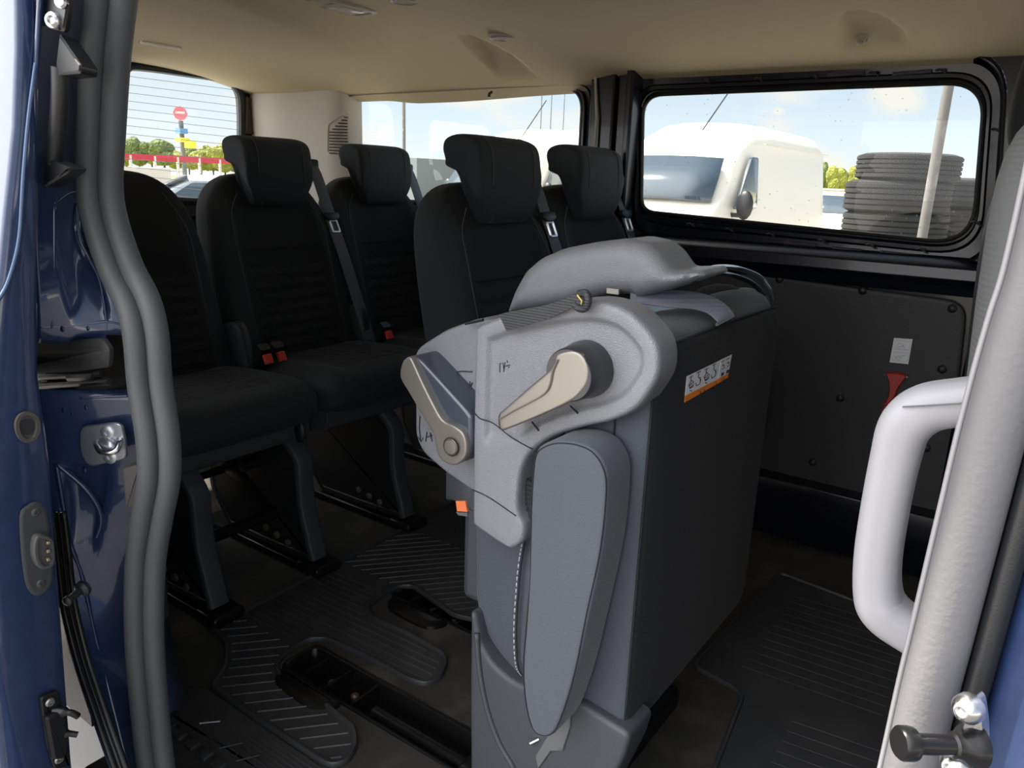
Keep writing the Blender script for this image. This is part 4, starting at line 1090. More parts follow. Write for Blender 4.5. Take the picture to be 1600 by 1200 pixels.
# top fabric flap of the backrest
tf = MB(); rows = []
for i in range(13):
    y = .375+.455*i/12; row = []
    for j in range(9):
        x = -.303-.10*j/8
        z = .832+.010*math.sin(math.pi*j/8)+.006*math.sin(i*1.3+j*.4)*(.3+.7*(j/8)) + .014*ss(.66, .80, y)*math.sin(math.pi*j/8)
        if j == 0: z = .824
        if j == 8: z = .80
        row.append(V(x, y, z))
    rows.append(row)
tf.loft(rows, closed=False); o = tf.build('top_flap', FABT, bro, sub=1); so = o.modifiers.new('t', 'SOLIDIFY'); so.thickness = .006; so.offset = -1
MB().tube([V(-.301, .37, .824), V(-.301, .6, .827), V(-.301, .83, .824)], .0022, 6).build('top_seam', SEAM, bro, smooth=180)
# far bolster lump
MB().ball((-.375, .775, .805), (.065, .06, .055), 24).build('far_bolster', FABD, bro)
# cushion lying against the backrest
cu = MB(); rings = []
for y, ins in [(.365, .04), (.362, .022), (.366, .010), (.376, .003), (.40, 0), (.80, 0), (.815, .004), (.822, .02)]:
    prof = [V(-.430, y, .765), V(-.575, y, .755), V(-.575, y, .50), V(-.570, y, .36), V(-.545, y, .31), V(-.475, y, .262), V(-.430, y, .262)]
    q = roundpoly(prof, .03, 5); c = V(-.50, y, .53)
    rings.append([p+(c-p)*(ins/.10) if ins else p for p in q])
cu.loft(rings); cuo = cu.build('seat_cushion', mat('grey_cushion_fabric', (0.052, 0.060, 0.076), .85, bump=('voronoi', 430, .5), sheen=.1), FS, smooth=60)
L_ = crom([P(*p, y=.357) for p in [(828, 790), (812, 870), (806, 930), (803, 990), (806, 1040), (815, 1056)]], 6, False)
sm_ = MB()
for k in range(len(L_)-1):
    a, b = L_[k], L_[k+1]; n = max(1, int((b-a).length/.006))
    for q in range(n): sm_.tube([a.lerp(b, q/n), a.lerp(b, (q+.62)/n)], .0011, 5)
sm_.build('white_stitching', STITCH, cuo, smooth=180)
MB().tube([p+V(.004, .0, 0) for p in L_], .0016, 5).build('cushion_seam', SEAM, cuo, smooth=180)
# underside tray of the cushion facing the rear
MB().box((-.600, .60, .55), (.05, .40, .40)).build('cushion_pan', DKPL, FS, bevel=.015)
# main recliner cover
mo_ = [(741, 525), (745, 511), (758, 504), (792, 491), (840, 480), (884, 472), (931, 470), (975, 483), (1006, 509), (1027, 541), (1029, 581), (1015, 612), (991, 641), (953, 659), (912, 668), (866, 682), (838, 699), (820, 720), (811, 750), (808, 797), (818, 822), (816, 845), (802, 857), (787, 855), (741, 823), (737, 812), (737, 772), (738, 650)]
mo_ = crom([P(*p, y=.325) for p in mo_], 4)
rc = MB(); rc.dome(mo_, yneg, [(0.00000, -0.01000), (0.00024, -0.00741), (0.00094, -0.00500), (0.00205, -0.00293), (0.00350, -0.00134), (0.00519, -0.00034), (0.00700, 0.00000), (.018, 0), (.021, -.0012), (.024, -.0050), (.027, -.0072), (.030, -.0080)], .040, step=.0035, mask=lambda p: ss(-.012, .012, p.z-(P(760, 690, y=.325).z+(P(1000, 640, y=.325).z-P(760, 690, y=.325).z)*(p.x-P(760, 690, y=.325).x)/(P(1000, 640, y=.325).x-P(760, 690, y=.325).x))))
rco = rc.build('recliner_cover', GREYPL, FS, smooth=60)
ps = MB()
for L_ in ([(738, 641), (750, 654), (770, 661), (800, 684), (832, 702)], [(738, 765), (765, 778), (806, 806)]):
    ps.tube(crom([P(*p, y=.3243) for p in L_], 5, False), .0008, 5)
for L_ in ([(891, 634), (903, 646)], [(831, 659), (842, 673)]): ps.tube([P(*p, y=.3243) for p in L_], .0012, 5)
for L_ in ([(781, 582), (781, 568), (786, 567), (787, 576)], [(787, 581), (789, 566)], [(790, 572), (797, 570)], [(792, 563), (793, 567)], [(794, 574), (796, 573)]): ps.tube([P(*p, y=.3325) for p in L_], .0006, 5)
ps.build('engraved_mark', SEAM, rco, smooth=180)
# main lever
hubc = P(898, 582, y=.285)
hb_ = MB(); hb_.lathe(P(912, 578, y=.322), yneg, [(.036, -.01), (.036, .0), (.034, .012), (.0325, .034), (.031, .036)], 40); lvo = thing
lev = [(779, 660), (780, 648), (790, 638), (830, 603), (862, 575), (868, 556), (878, 550), (895, 548), (910, 556), (919, 575), (918, 597), (907, 614), (890, 628), (850, 647), (794, 670), (782, 671)]
lv = MB(); o = crom([P(*p, y=.285) for p in lev], 4)
lv.dome(o, yneg, [(0.00000, -0.00350), (0.00015, -0.00242), (0.00057, -0.00144), (0.00124, -0.00067), (0.00207, -0.00017), (0.00300, 0.00000)], .010, step=.002)
lvp = lv.build('recliner_lever', SILVER, FS, smooth=50)
hb_.build('lever_hub', mat('lever_dark', (.035, .037, .042), .35), lvp, smooth=50)
lb_ = MB(); lb_.dome(crom([P(*q, y=.292) for q in lev], 4), yneg, [(0, 0), (.001, .0005)], .014, step=.003); lb_.build('lever_back', MATS['lever_dark'], lvp)
MB().tube(crom([P(*p, y=.2828) for p in [(780, 655), (800, 643), (840, 622), (853, 612), (859, 600), (863, 580), (871, 562)]], 5, False), .0010, 5).build('lever_crease', mat('crease', (.16, .14, .12), .5), lvp, smooth=180)
# side cover to the left with the tilt lever
so_ = [(647, 553), (655, 541), (694, 516), (744, 498), (800, 500), (800, 800), (737, 768), (694, 738), (660, 708), (648, 682)]
sc_ = MB(); sc_.dome(roundpoly([P(*p, y=.372) for p in so_], .012, 4), yneg, [(0.00000, -0.00700), (0.00029, -0.00484), (0.00115, -0.00289), (0.00247, -0.00134), (0.00415, -0.00034), (0.00600, 0.00000)], .050)
sco = sc_.build('side_cover', GREYPL, FS, smooth=60)
ps = MB()
for L_ in ([(689, 588), (705, 582), (722, 580), (738, 581)], [(656, 650), (655, 668), (657, 688)], [(653, 683), (658, 690), (661, 684)], [(734, 596), (734, 614)], [(738, 598), (734, 606), (738, 612)], [(667, 675), (665, 690)], [(672, 676), (675, 690)], [(668, 683), (675, 680)]):
    ps.tube([P(*p, y=.3705) for p in L_], .0007, 5)
ps.build('engraved_mark', SEAM, sco, smooth=180)
l2 = [(625, 590), (627, 569), (633, 560), (640, 558), (646, 567), (662, 602), (684, 645), (694, 658), (710, 666), (724, 678), (729, 698), (726, 715), (712, 727), (696, 724), (684, 712), (680, 695), (676, 678), (662, 655), (640, 617)]
l3 = [(634, 562), (641, 557), (652, 558), (672, 578), (705, 614), (733, 646), (737, 660), (737, 690), (733, 712), (722, 722), (700, 700), (690, 670), (668, 630), (645, 590)]
o = crom([P(*p, y=.318) for p in l2], 4)
tl = MB(); tl.dome(o, yneg, [(0.00000, -0.00350), (0.00015, -0.00242), (0.00057, -0.00144), (0.00124, -0.00067), (0.00207, -0.00017), (0.00300, 0.00000)], .010, step=.002)
tlo = tl.build('tilt_lever', SILVER, FS, smooth=50)
tb = MB(); tb.dome(crom([P(*p, y=.326) for p in l3], 4), yneg, [(0.00000, -0.00600), (0.00029, -0.00415), (0.00115, -0.00247), (0.00247, -0.00115), (0.00415, -0.00029), (0.00600, 0.00000)], .040, step=.0025); tb.build('lever_body', mat('lever_blue_black', (.045, .055, .075), .28, coat=.5), tlo, smooth=50)
pc = P(705, 698, y=.3155)
MB().tube([pc+V(.0128*math.cos(2*math.pi*k/32), -.001, .0128*math.sin(2*math.pi*k/32)) for k in range(32)], .0011, 6, closed=True).build('cap_groove', INK, tlo, smooth=180)
MB().lathe(pc, yneg, [(.0125, .0), (.0125, .0012), (.0115, .002), (.0110, .0008), (.0105, .0024), (.003, .003), (0, .003)], 32).build('pivot_cap', SILVER, tlo, smooth=30)
# armrest hanging down along the backrest
ar = MB()
ao = [(837, 705), (850, 694), (872, 688), (905, 692), (930, 706), (946, 735), (948, 775), (940, 860), (920, 960), (897, 1060), (876, 1125), (862, 1150), (845, 1153), (830, 1140), (820, 1100), (816, 1045), (820, 980), (824, 900), (828, 790), (832, 730)]
o = crom([P(*p, y=.290) for p in ao], 4)
ar.dome(o, yneg, [(0.00000, -0.00600), (0.00027, -0.00445), (0.00107, -0.00300), (0.00234, -0.00176), (0.00400, -0.00080), (0.00593, -0.00020), (0.00800, 0.00000), (.03, .002)], .054)
aro = ar.build('armrest', FABG, FS, smooth=70)
ol = [P(*p, y=.2898) for p in ao]; c = sum(ol, Vector())/len(ol)
MB().tube(crom([p+(c-p).normalized()*.0040+V(0, .0010, 0) for p in ol], 4), .0009, 5, closed=True).build('armrest_seam', SEAM, aro, smooth=180)
MB().lathe(P(905, 730, y=.352), yneg, [(.020, -.02), (.020, .03)], 20).build('armrest_pivot', DKPL, aro)
# pleated dark gap behind the armrest
cf = MB()
for k in range(9): cf.tube(crom([P(812+k*2, 740+k*9, y=.350), P(824+k, 752+k*8, y=.345), P(836, 758+k*8, y=.348)], 4, False), .004, 6)
cf.build('pleated_gaiter', FABD, FS, smooth=180)
# base cover at the floor
bo = [(734, 955), (742, 962), (752, 1010), (770, 1040), (800, 1065), (880, 1100), (905, 1098), (985, 1150), (975, 1185), (900, 1330), (735, 1330), (733, 1100)]
bs = MB(); bs.dome(roundpoly([P(*p, y=.345) for p in bo], .012, 4), yneg, [(0.00000, -0.00800), (0.00039, -0.00553), (0.00153, -0.00330), (0.00330, -0.00153), (0.00553, -0.00039), (0.00800, 0.00000)], .06)
bso = bs.build('base_cover', BASEPL, FS, smooth=50)
MB().tube(crom([P(*p, y=.3440) for p in [(745, 990), (750, 1050), (762, 1110), (780, 1160), (800, 1195), (815, 1230)]], 5, False), .0045, 8).build('cover_bead', BASEPL, bso, smooth=180)
MB().dome([P(*p, y=.3440) for p in [(880, 1095), (893, 1110), (892, 1135), (880, 1172), (862, 1172), (842, 1200), (838, 1180), (856, 1150), (872, 1140)]], yneg, [(0, .002), (.001, .003)], .004, step=.003).build('latch_plate', mat('latch_plate', (.16, .165, .175), .35, .3), bso)
MB().tube([P(828, 1162, y=.335), P(842, 1155, y=.345)], .0028, 10).build('lock_pin', STEEL, bso)
MB().box((-.50, .60, .15), (.16, .40, .22)).build('base_box', DKPL, FS, bevel=.03)
MB().box((-.50, .60, .02), (.22, .44, .05)).build('base_rail', BLACKM, FS, bevel=.01)
# latch cover arching over the top
dp = [(782, 492), (795, 455), (812, 424), (835, 404), (870, 389), (920, 379), (970, 373), (1005, 381), (1024, 397), (1042, 424), (1090, 423), (1096, 433), (1045, 450), (1008, 462), (984, 468), (984, 462), (940, 462), (880, 478)]
dpp = [P(*p, y=.455) for p in dp]
lc = MB(); q = roundpoly(dpp, .008, 4)
lc.dome(q, yneg, [(0.00000, -0.02600), (0.00050, -0.02093), (0.00198, -0.01605), (0.00438, -0.01156), (0.00762, -0.00762), (0.01156, -0.00438), (0.01605, -0.00198), (0.02093, -0.00050), (0.02600, 0.00000)], .070)
lco = lc.build('latch_cover', GREYPL, FS, smooth=60)
MB().box(P(958, 455, y=.452), (.018, .004, .007)).build('catch', GREYC, lco)
# black plate below the arch gives the hollow its shade
MB().box((-.50, .60, .788), (.20, .44, .03)).build('dark_hollow_plate', BLACKM, FS, bevel=.004)
# wire hoop at the far end
hpz = crom([P(1096, 425, y=.50), P(1120, 418, y=.62), P(1150, 419, y=.74), P(1185, 432, y=.80), P(1203, 452, y=.82), P(1208, 470, y=.83)], 8, False)
MB().tube(hpz, .0042, 10).build('frame_hoop', mat('dark_chrome', (.25, .27, .30), .2, .9), FS, smooth=180)
MB().tube([p+V(-.012, .004, -.012) for p in hpz], .004, 10).build('frame_hoop', BLACKM, FS, smooth=180)
# grey belt strap over the top
bl = MB(); bp_ = crom([P(985, 458, y=.47), P(1040, 466, y=.50), P(1085, 470, y=.53), P(1112, 478, y=.545), P(1130, 492, y=.552), P(1133, 502, y=.556)], 6, False)
bl.sweep(bp_, rs(.032, .0025, .001, 2), up=V(.35, -.55, .75)); bl.build('belt_strap', BELTL, FS, smooth=50)
# black release strap with knot
rsx = MB(); rp = [((781, 491), (793, 517)), ((800, 486), (806, 513)), ((830, 481), (834, 505)), ((855, 476), (860, 497)), ((880, 468), (884, 486)), ((900, 459), (904, 477)), ((912, 456), (914, 472))]
ys = [.318, .3175, .317, .3165, .315, .314, .314]
for mul in (0, 1):
    pass
st1 = crom([(P(*a, y=yy)+P(*b, y=yy))/2 for (a, b), yy in zip(rp, ys)], 5, False)
rings = []
n = len(st1)
for i in range(n):
    t = i/(n-1); k = t*(len(rp)-1); j = min(int(k), len(rp)-2); f = k-j
    yy = ys[j]+(ys[j+1]-ys[j])*f
    a = P(*[rp[j][0][d]+(rp[j+1][0][d]-rp[j][0][d])*f for d in (0, 1)], y=yy); b = P(*[rp[j][1][d]+(rp[j+1][1][d]-rp[j][1][d])*f for d in (0, 1)], y=yy)
    rings.append([a+V(0, -.0022, 0), b+V(0, -.0022, 0), b+V(0, .002, 0), a+V(0, .002, 0)])
rsx.loft(rings); rso = rsx.build('release_strap', mat('black_webbing', (.030, .032, .036), .6, bump=('weave', 90, .5)), FS, smooth=50)
MB().tube(crom([P(905, 459, y=.313), P(915, 458, y=.309), P(919, 468, y=.308), P(915, 481, y=.311), P(905, 482, y=.313), P(897, 475, y=.313)], 6, False), .0046, 10).build('strap_knot', MATS['black_webbing'], rso, smooth=180)
MB().tube([P(902, 461, y=.3085), P(909, 470, y=.3075), P(908, 476, y=.3085)], .0009, 5).build('yellow_stitch', mat('yellow_thread', (.7, .55, .15), .6), rso, smooth=180)
MB().tube([P(727, 506, y=.36), P(755, 500, y=.36)], .0022, 6).build('strap_end', BLACK, FS)
# buckle hanging behind
MB().plate(roundpoly([P(*p, y=.40) for p in [(697, 735), (740, 735), (740, 800), (712, 784), (697, 780)]], .004, 3), yneg, [(0, -.03), (0, 0), (.003, .002)]).build('buckle_housing', BASEPL, FS)
MB().plate([P(*p, y=.395) for p in [(712, 783), (727, 783), (730, 800), (714, 799)]], yneg, [(0, -.02), (0, 0), (.001, .001)]).build('buckle_button', ORANGE, FS)
MB().plate([P(*p, y=.398) for p in [(712, 800), (730, 801), (730, 807), (716, 805)]], yneg, [(0, -.02), (0, 0)]).build('buckle_rim', ZINC, FS)
# warning stickers on the front face
wlb = thing
a0, a1, b1, b0 = Fp(1072, 588, .0), Fp(1125, 562, .0), Fp(1119, 600, .0), Fp(1069, 629, .0)
XS = XF+.0012
stk = MB()
def FX(px, py, d=0): return P(px, py, x=XS+d)
stk.plate([FX(*p) for p in [(1073, 588), (1125, 563), (1120, 593), (1070, 618)]], (1, 0, 0), [(0, 0), (0, .0006)])
stk.plate([FX(*p) for p in [(1126, 562), (1143, 554), (1138, 583), (1121, 592)]], (1, 0, 0), [(0, 0), (0, .0006)])
sto = stk.build('warning_label', WHITE, bro, smooth=0); sto['label'] = 'white and orange warning stickers with pictograms'
oc = MB()
oc.plate([FX(*p) for p in [(1070, 618), (1120, 593), (1118, 601), (1069, 629)]], (1, 0, 0), [(0, 0), (0, .0006)])
oc.plate([FX(*p) for p in [(1121, 592), (1138, 583), (1137, 590), (1120, 600)]], (1, 0, 0), [(0, 0), (0, .0006)])
oc.build('orange_band', LABELO, sto, smooth=0)
ik = MB()
def tick(L_, r=.0006): ik.tube([FX(*p, .0008) for p in L_], r, 4)
for bx, by in ((1078, 590), (1102, 578)):
    tick([(bx-1, by), (bx+5, by-3)]); tick([(bx+2, by-1), (bx+1, by+4)])
    tick(crom([V(bx+2, by+4, 0), V(bx+6, by+7, 0), V(bx+5, by+14, 0), V(bx, by+17, 0), V(bx-2, by+12, 0)], 3)and[(bx+2, by+4), (bx+6, by+7), (bx+5, by+14), (bx, by+17), (bx-2, by+12), (bx+2, by+4)])
    tick([(bx-1, by+13), (bx+4, by+8)]); tick([(bx, by+16), (bx+5, by+11)]); tick([(bx, by+20), (bx+3, by+21)])
for bx, by in ((1090, 583), (1114, 571)):
    tick([(bx-1, by), (bx+5, by-3)]); tick([(bx+2, by-1), (bx+1, by+6)])
    tick([(bx+1, by+6), (bx+5, by+10), (bx+3, by+17), (bx-2, by+20), (bx-3, by+15)]); tick([(bx+4, by+6), (bx+4, by+15)])
for bx, by in ((1127, 569), (1135, 565)):
    tick([(bx, by-3), (bx+5, by-6)]); tick([(bx+2, by), (bx+5, by+5), (bx+1, by+8)]); tick([(bx+1, by+3), (bx+5, by+1)])
    ik.plate([FX(*p, .0004) for p in [(bx, by+14), (bx+4, by+12), (bx+3, by+17), (bx-1, by+19)]], (1, 0, 0), [(0, 0), (0, .0005)])
for bx, by in ((1094, 611), (1100, 608), (1128, 592), (1131, 590)):
    tick([(bx, by), (bx+1, by+4)])
ik.build('pictogram', INK, sto, smooth=0)

# ================================================================== OUTSIDE, BEYOND THE WINDOWS
def make_van(x0, y0, label):
    """white high-roof van, front towards -y, near side towards +x; x0 = centre, y0 = nose"""
    t = thing('white_van', label, 'van', (x0, y0+3, GZ))
    def X(x, y, z): return V(x0+x, y0+y, GZ+z)
    mb = MB(); rings = []
    # side profile: (y, z low, z top, half width low, half width top)
    for y, zl, zt, w, wt in ((.0, .35, .85, .80, .70), (.06, .30, 1.05, .92, .82), (.5, .28, 1.28, .98, .88), (.75, .28, 1.42, 1.0, .90), (1.05, .28, 1.75, 1.0, .86), (1.40, .28, 2.10, 1.0, .82), (1.75, .28, 2.36, 1.01, .79), (2.2, .28, 2.50, 1.02, .80), (3.0, .28, 2.54, 1.02, .82), (5.7, .28, 2.53, 1.02, .82), (5.95, .30, 2.47, 1.01, .80), (6.0, .40, 2.30, .98, .78)):
        r = []
        pts = [(-w*.96, zl), (-w, zl+.15), (-w, min(zt-.1, 1.1)), (-(w*.35+wt*.65), zt-.28 if zt > 1.5 else zt-.06), (-wt*.93, zt-.10 if zt > 1.5 else zt-.03), (-wt*.75, zt-.02), (-wt*.4, zt+.02), (0, zt+.035)]
        pts = pts+[(-a, b) for a, b in reversed(pts[:-1])]
        rings.append([X(a, y, b) for a, b in pts])
    mb.loft(rings); body = mb.build('body', VANW, t, smooth=50, bevel=.03)
    # windscreen
    def band(y, z, w): return [X(-w, y, z), X(-w*.5, y-.10, z+.02), X(0, y-.13, z+.025), X(w*.5, y-.10, z+.02), X(w, y, z)]
    mb = MB(); mb.loft([band(.66, 1.40, .86), band(.92, 1.68, .83), band(1.20, 1.98, .78)], closed=False); g = mb.build('windscreen', VANG, t, smooth=60)
    so = g.modifiers.new('t', 'SOLIDIFY'); so.thickness = .02
    for s in (-1, 1):
        mb = MB(); o = [X(s*1.015, 1.15, 1.30), X(s*1.015, 2.05, 1.30), X(s*.955, 2.05, 2.02), X(s*.955, 1.78, 2.02)]
        n_ = (o[1]-o[0]).cross(o[3]-o[0]).normalized()
        if n_.x*s < 0: n_ = -n_
        mb.plate(roundpoly(o, .05, 4), n_, [(0, -.02), (0, .02), (.01, .025)]); mb.build('side_window', VANG, t)
        mb = MB(); mb.ball(X(s*1.16, 1.15, 1.36), (.12, .07, .20), 14); mb.box(X(s*1.05, 1.2, 1.22), (.2, .06, .06)); mb.build('mirror', BLACK, t)
        for yy in (1.0, 4.7):
            MB().lathe(X(s*.80, yy, .34), (s, 0, 0), [(.20, 0), (.34, .01), (.34, .20), (.20, .215), (.19, .18), (0, .17)], 24).build('wheel', TYRE, t)
        MB().plate(roundpoly([X(s*.55, .02, .8), X(s*.86, .06, .85), X(s*.90, .25, 1.1), X(s*.6, .05, 1.0)], .03, 3), (0, -1, 0), [(0, -.05), (0, .02)]).build('headlight', ZINC, t)
        MB().tube([X(s*1.0, 2.2, 2.22), X(s*1.0, 5.8, 2.20)], .012, 6).build('body_crease', mat('van_crease', (.6, .56, .45), .5), body)
        MB().tube([X(s*.975, 1.2, 1.26), X(s*1.0, 1.2, .5)], .006, 6).build('door_gap', mat('van_crease', (.6, .56, .45), .5), body)
    MB().box(X(0, .0, .62), (1.2, .08, .28)).build('grille', BLACK, t, bevel=.02)
    MB().box(X(0, .02, .36), (1.9, .14, .26)).build('bumper', DKPL, t, bevel=.04)
    MB().tube([X(.25, 1.62, 2.38), X(.52, 1.95, 3.02)], .010, 6).build('antenna', BLACK, t)
    MB().tube([X(-.4, .62, 1.42), X(.3, .62, 1.45)], .012, 6).build('wiper', BLACK, t)
    return t
make_van(-4.78, 9.0, 'white high-roof van seen through the big side window')
make_van(-8.75, 10.1, 'white high-roof van seen through the rear side window behind the headrests')
# tyres in two stacks
def tyre(x, y, z, R_, w, label, grp):
    t = MB(); prof = [(R_*.60, -.40*w), (R_*.66, -.5*w), (R_*.85, -.52*w), (R_*.965, -.42*w)]
    for k in range(5):
        a = -.34*w+k*.17*w; prof += [(R_*1.0, a-.055*w), (R_*1.0, a+.055*w), (R_*.975, a+.07*w), (R_*.975, a+.10*w)]
    prof += [(R_*.965, .44*w), (R_*.85, .52*w), (R_*.66, .5*w), (R_*.60, .40*w)]
    q = t.lathe((x, y, z+w/2), (random.uniform(-.01, .01), random.uniform(-.01, .01), 1), prof, 48).build('tyre', TYRE)
    return tag(q, label, 'tyre', grp)
AX, AY = CAM.x+6.0*math.sin(math.radians(-9.5)), CAM.y+6.0*math.cos(math.radians(-9.5))
z = GZ; names = ['lowest', 'second', 'third', 'fourth', 'fifth', 'sixth', 'seventh', 'eighth', 'topmost']
for k in range(9):
    w = .21 if k < 8 else .17; R_ = (.35, .35, .35, .35, .35, .345, .335, .335, .325)[k]
    dx = (0, -.05, -.08, -.10, -.07, -.08, -.01, -.02, .02)[k]
    tyre(AX+dx, AY, z, R_, w, 'black used tyre, %s of the front stack seen through the big window' % (names[k] if k in (0, 8) else names[k]+' from the ground'), 'stacked tyres'); z += w+.001
BX, BY = CAM.x+6.75*math.sin(math.radians(-6.6)), CAM.y+6.75*math.cos(math.radians(-6.6))
z = GZ
for k in range(8):
    tyre(BX+(.05 if k < 4 else .02)*(k % 2)+.15-.02*k, BY+.1, z, .33, .215, 'black used tyre, %s of the rear stack partly behind the pole' % ('lowest' if k == 0 else 'topmost' if k == 7 else names[k]+' from the ground'), 'stacked tyres'); z += .216
# galvanised pole
pl = V(CAM.x+5.2*math.sin(math.radians(-7.85)), CAM.y+5.2*math.cos(math.radians(-7.85)), GZ)
tag(MB().tube([pl, pl+V(0.01, 0, 3.6)], .028, 14).build('metal_pole', POLEM), 'weathered grey metal pole standing in front of the tyre stacks', 'pole')
def dirp(az, d, z=GZ): a = math.radians(az); return V(CAM.x+d*math.sin(a), CAM.y+d*math.cos(a), z)
# building, cars, verge
b = dirp(-13.3, 60)
bl_ = thing('low_building', 'pale low building below the trees beyond the white van', 'building', b)
MB().box((b.x, b.y, GZ+.75), (6.5, 6, 1.5)).build('walls', BUILD, bl_)
MB().box((b.x, b.y, GZ+1.58), (6.9, 6.4, .12)).build('roof', mat('roof_grey', (.45, .42, .40), .8), bl_)
for k in range(4): MB().box((b.x-2.2+k*1.5, b.y-3.03, GZ+.8), (.7, .06, .6)).build('window', VANG, bl_)
def car(c, rz, label, col=VANW, s=1.0):
    t = thing('parked_car', label, 'car', c); R_ = Matrix.Rotation(rz, 3, 'Z'); mb = MB(); rings = []
    for x, zt, w in ((-2.1, .75, .70), (-1.95, .95, .82), (-1.2, 1.02, .86), (-.9, 1.10, .84), (-.2, 1.45, .72), (.9, 1.47, .70), (1.6, 1.15, .80), (2.0, 1.0, .82), (2.1, .7, .75)):
        rings.append([c+R_@V(x*s, a*s, b_*s) for a, b_ in ((-w, .25), (-w-.03, .6), (-w, min(zt, .95)), (-w*.86, zt-.03), (-w*.5, zt+.02), (w*.5, zt+.02), (w*.86, zt-.03), (w, min(zt, .95)), (w+.03, .6), (w, .25))])
    mb.loft(rings); mb.build('body', col, t, smooth=50, bevel=.03)
    mb = MB(); mb.loft([[c+R_@V(x*s, a*s, z_*s) for a in (-.66, -.3, .3, .66)] for x, z_ in ((-.98, 1.10), (-.62, 1.30), (-.26, 1.46))], closed=False); g = mb.build('windscreen', VANG, t); q = g.modifiers.new('t', 'SOLIDIFY'); q.thickness = .03; q.offset = 0
    for sd_ in (-1, 1):
        MB().plate(roundpoly([c+R_@V(x*s, sd_*y_*s, z_*s) for x, y_, z_ in ((-.75, .86, 1.0), (1.3, .86, 1.0), (.95, .76, 1.34), (-.2, .76, 1.36))], .05, 3), R_@V(0, sd_, .25), [(0, -.03), (0, .03)]).build('side_window', VANG, t)
        for x in (-1.35, 1.3): MB().lathe(c+R_@V(x*s, sd_*.68*s, .32*s), R_@V(0, sd_, 0), [(.15, 0), (.32*s, .01), (.32*s, .17), (.18, .19), (0, .17)], 18).build('wheel', TYRE, t)
    return t
car(dirp(-12.6, 19.5), math.radians(95), 'white car parked between the white van and the tyre stacks')
car(dirp(-57.2, 14.5), math.radians(60), 'silver car seen low through the rear door window', mat('silver_car', (.62, .66, .68), .3, .3), 1.0)
gr_ = MB().box((dirp(-13, 90).x, 95, GZ-.02), (90, 60, .12)).build('grass_verge', GRASS, smooth=0); tag(gr_, 'yellow-green grass strip in front of the far trees', 'grass', kind='stuff')
gr_ = MB().box((-95, 55, GZ-.02), (60, 60, .12)).build('grass_verge', GRASS, smooth=0); tag(gr_, 'grass area behind the crimson railing', 'grass', kind='stuff')
# trees: individual crowns
def tree(c, h, w, label, mt_, seed, grp):
    rnd = random.Random(seed); t = thing('tree', label, 'tree', c, grp)
    bm = bmesh.new()
    for k in range(11):
        a = rnd.uniform(0, 6.28); r = rnd.uniform(0, w*.30)
        M_ = Matrix.Translation(V(c.x+r*math.cos(a), c.y+r*math.sin(a), c.z+h*rnd.uniform(.45, .75))) @ Matrix.Diagonal((w*.22*rnd.uniform(.7, 1.3), w*.22*rnd.uniform(.7, 1.3), h*.19*rnd.uniform(.7, 1.3), 1))
        bmesh.ops.create_icosphere(bm, subdivisions=4, radius=1, matrix=M_)
    for v in bm.verts: v.co += V(rnd.uniform(-1, 1), rnd.uniform(-1, 1), rnd.uniform(-1, 1))*w*.022
    mb = MB(); mb.v = [v.co.copy() for v in bm.verts]; mb.f = [[v.index for v in f.verts] for f in bm.faces]; mb.m = [0]*len(mb.f); bm.free()
    mb.build('crown', mt_, t, smooth=0)
    MB().tube([c, c+V(0, 0, h*.6)], w*.03, 8).build('trunk', BARK, t)
rr_ = random.Random(3)
for k in range(16):
    az = -15.6+k*.42; d = 96+(k*2 % 5)*9+rr_.uniform(-1, 1); h = 4.4+rr_.uniform(-.6, .9)-(.4 if k > 10 else 0)
    tree(dirp(az, d), h, 2.4, 'bushy green tree in the tree line beyond the low building', LEAF if k % 3 else LEAFD, k, 'trees beyond the low building')
tree(dirp(-11.6, 40), 1.5, 1.3, 'small round yellow-green bush beside the low building', LEAF, 77, None)
for k in range(26):
    az = -67+k*.75; d = 94+(k*2 % 5)*9+rr_.uniform(-1, 1); h = 4.2+rr_.uniform(-.7, .7)
    if az > -48: break
    tree(dirp(az, d), h, 3.6, 'bushy green tree in the tree line behind the crimson railing', LEAF if k % 2 else LEAFD, 100+k, 'trees behind the crimson railing')
for k in range(6):
    tree(dirp(-47+k*.8, 104+(k % 3)*9), 4.0, 3.6, 'green tree far behind, left of the rear side window van', LEAFD, 200+k, 'trees left of the second white van')
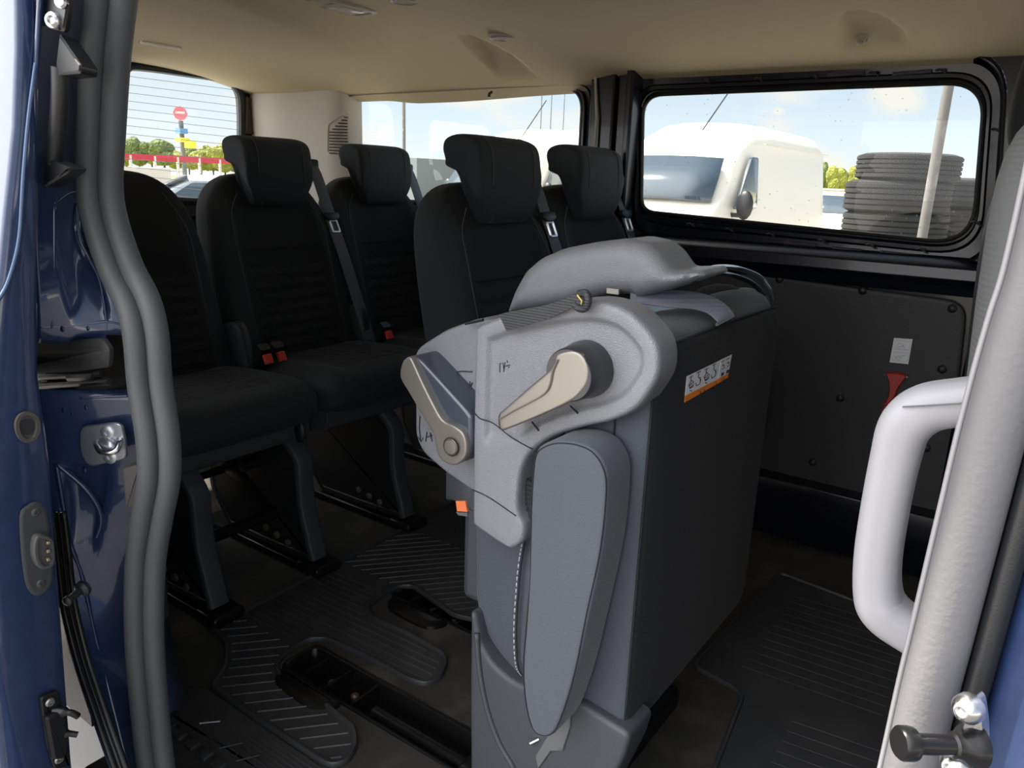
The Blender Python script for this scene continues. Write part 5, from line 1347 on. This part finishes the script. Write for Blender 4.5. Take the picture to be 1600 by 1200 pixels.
# crimson railing band
a, b = dirp(-63, 48), dirp(-52.5, 56)
rg = thing('crimson_railing', 'crimson band and white posts of a fence in front of the tree line', 'railing', (a+b)/2)
mb = MB(); mb.sweep([a+V(0, 0, 2.0), b+V(0, 0, 2.0)], [(-.03, -.17), (.03, -.17), (.03, .17), (-.03, .17)], up=V(0, 0, 1)); mb.build('band', CRIMSON, rg, smooth=0)
for k in range(9):
    q = a.lerp(b, k/8); MB().box((q.x, q.y, GZ+1.05), (.12, .12, 2.1)).build('post', BUILD, rg)
wb = MB().box((dirp(-61.8, 38).x, dirp(-61.8, 38).y, GZ+.75), (2.6, 2.6, 1.5)).build('white_container', BUILD, bevel=.03); tag(wb, 'pale square container below the crimson band', 'container')
# pylon sign
s = dirp(-58.3, 62)
sg = thing('pylon_sign', 'tall pylon with a round red sign and a yellow sign above the tree line', 'sign', s)
MB().tube([s, s+V(0, 0, 4.7)], .16, 10).build('pole', POLEM, sg)
dv = (CAM-s); dv.z = 0; dv.normalize()
MB().lathe(s+V(0, 0, 5.2)+dv*-.15, dv, [(0, 0), (.48, 0), (.48, .3), (0, .3)], 8).build('red_sign', mat('sign_red', (.70, .15, .18), .5), sg, smooth=0)
lt_ = dv.cross(V(0, 0, 1)); 
MB().sweep([s+V(0, 0, 5.25)+dv*.18-lt_*.3, s+V(0, 0, 5.25)+dv*.18+lt_*.3], [(-.05, -.07), (.05, -.07), (.05, .07), (-.05, .07)], up=V(0, 0, 1)).build('sign_text', BUILD, sg, smooth=0)
MB().box(tuple(s+V(0, 0, 4.0)+dv*.2), (.6, .6, .35)).build('blue_sign', mat('sign_blue', (.1, .25, .5), .5), sg)
MB().box(tuple(s+V(0, 0, 3.4)+dv*.2), (.7, .7, .3)).build('yellow_board', YELLOW, sg)
MB().box(tuple(s+V(0, 0, 3.1)+dv*.2-lt_*.5), (.6, .6, .5)).build('yellow_board', YELLOW, sg)
# thin masts and the distant shed through the rear side window
for az, d, lb in ((-43.6, 30, 'tall pale mast left of the second white van'), (-33.9, 34, 'thin dark mast, leftmost of three above the second white van'), (-33.2, 36, 'thin dark mast, middle of three above the second white van'), (-32.3, 38, 'thin dark mast, rightmost of three above the second white van')):
    q = dirp(az, d); tag(MB().tube([q, q+V(0, 0, 12)], .06 if az < -40 else .02, 8).build('mast', POLEM), lb, 'mast')
q = dirp(-45, 40); tag(MB().box((q.x, q.y, GZ+1.15), (9, 5, 2.3)).build('grey_shed', mat('shed_grey', (.16, .18, .18), .8)), 'long grey shed left of the second white van', 'shed')
for o_ in list(bpy.data.objects):
    if '_o' in o_: del o_['_o']
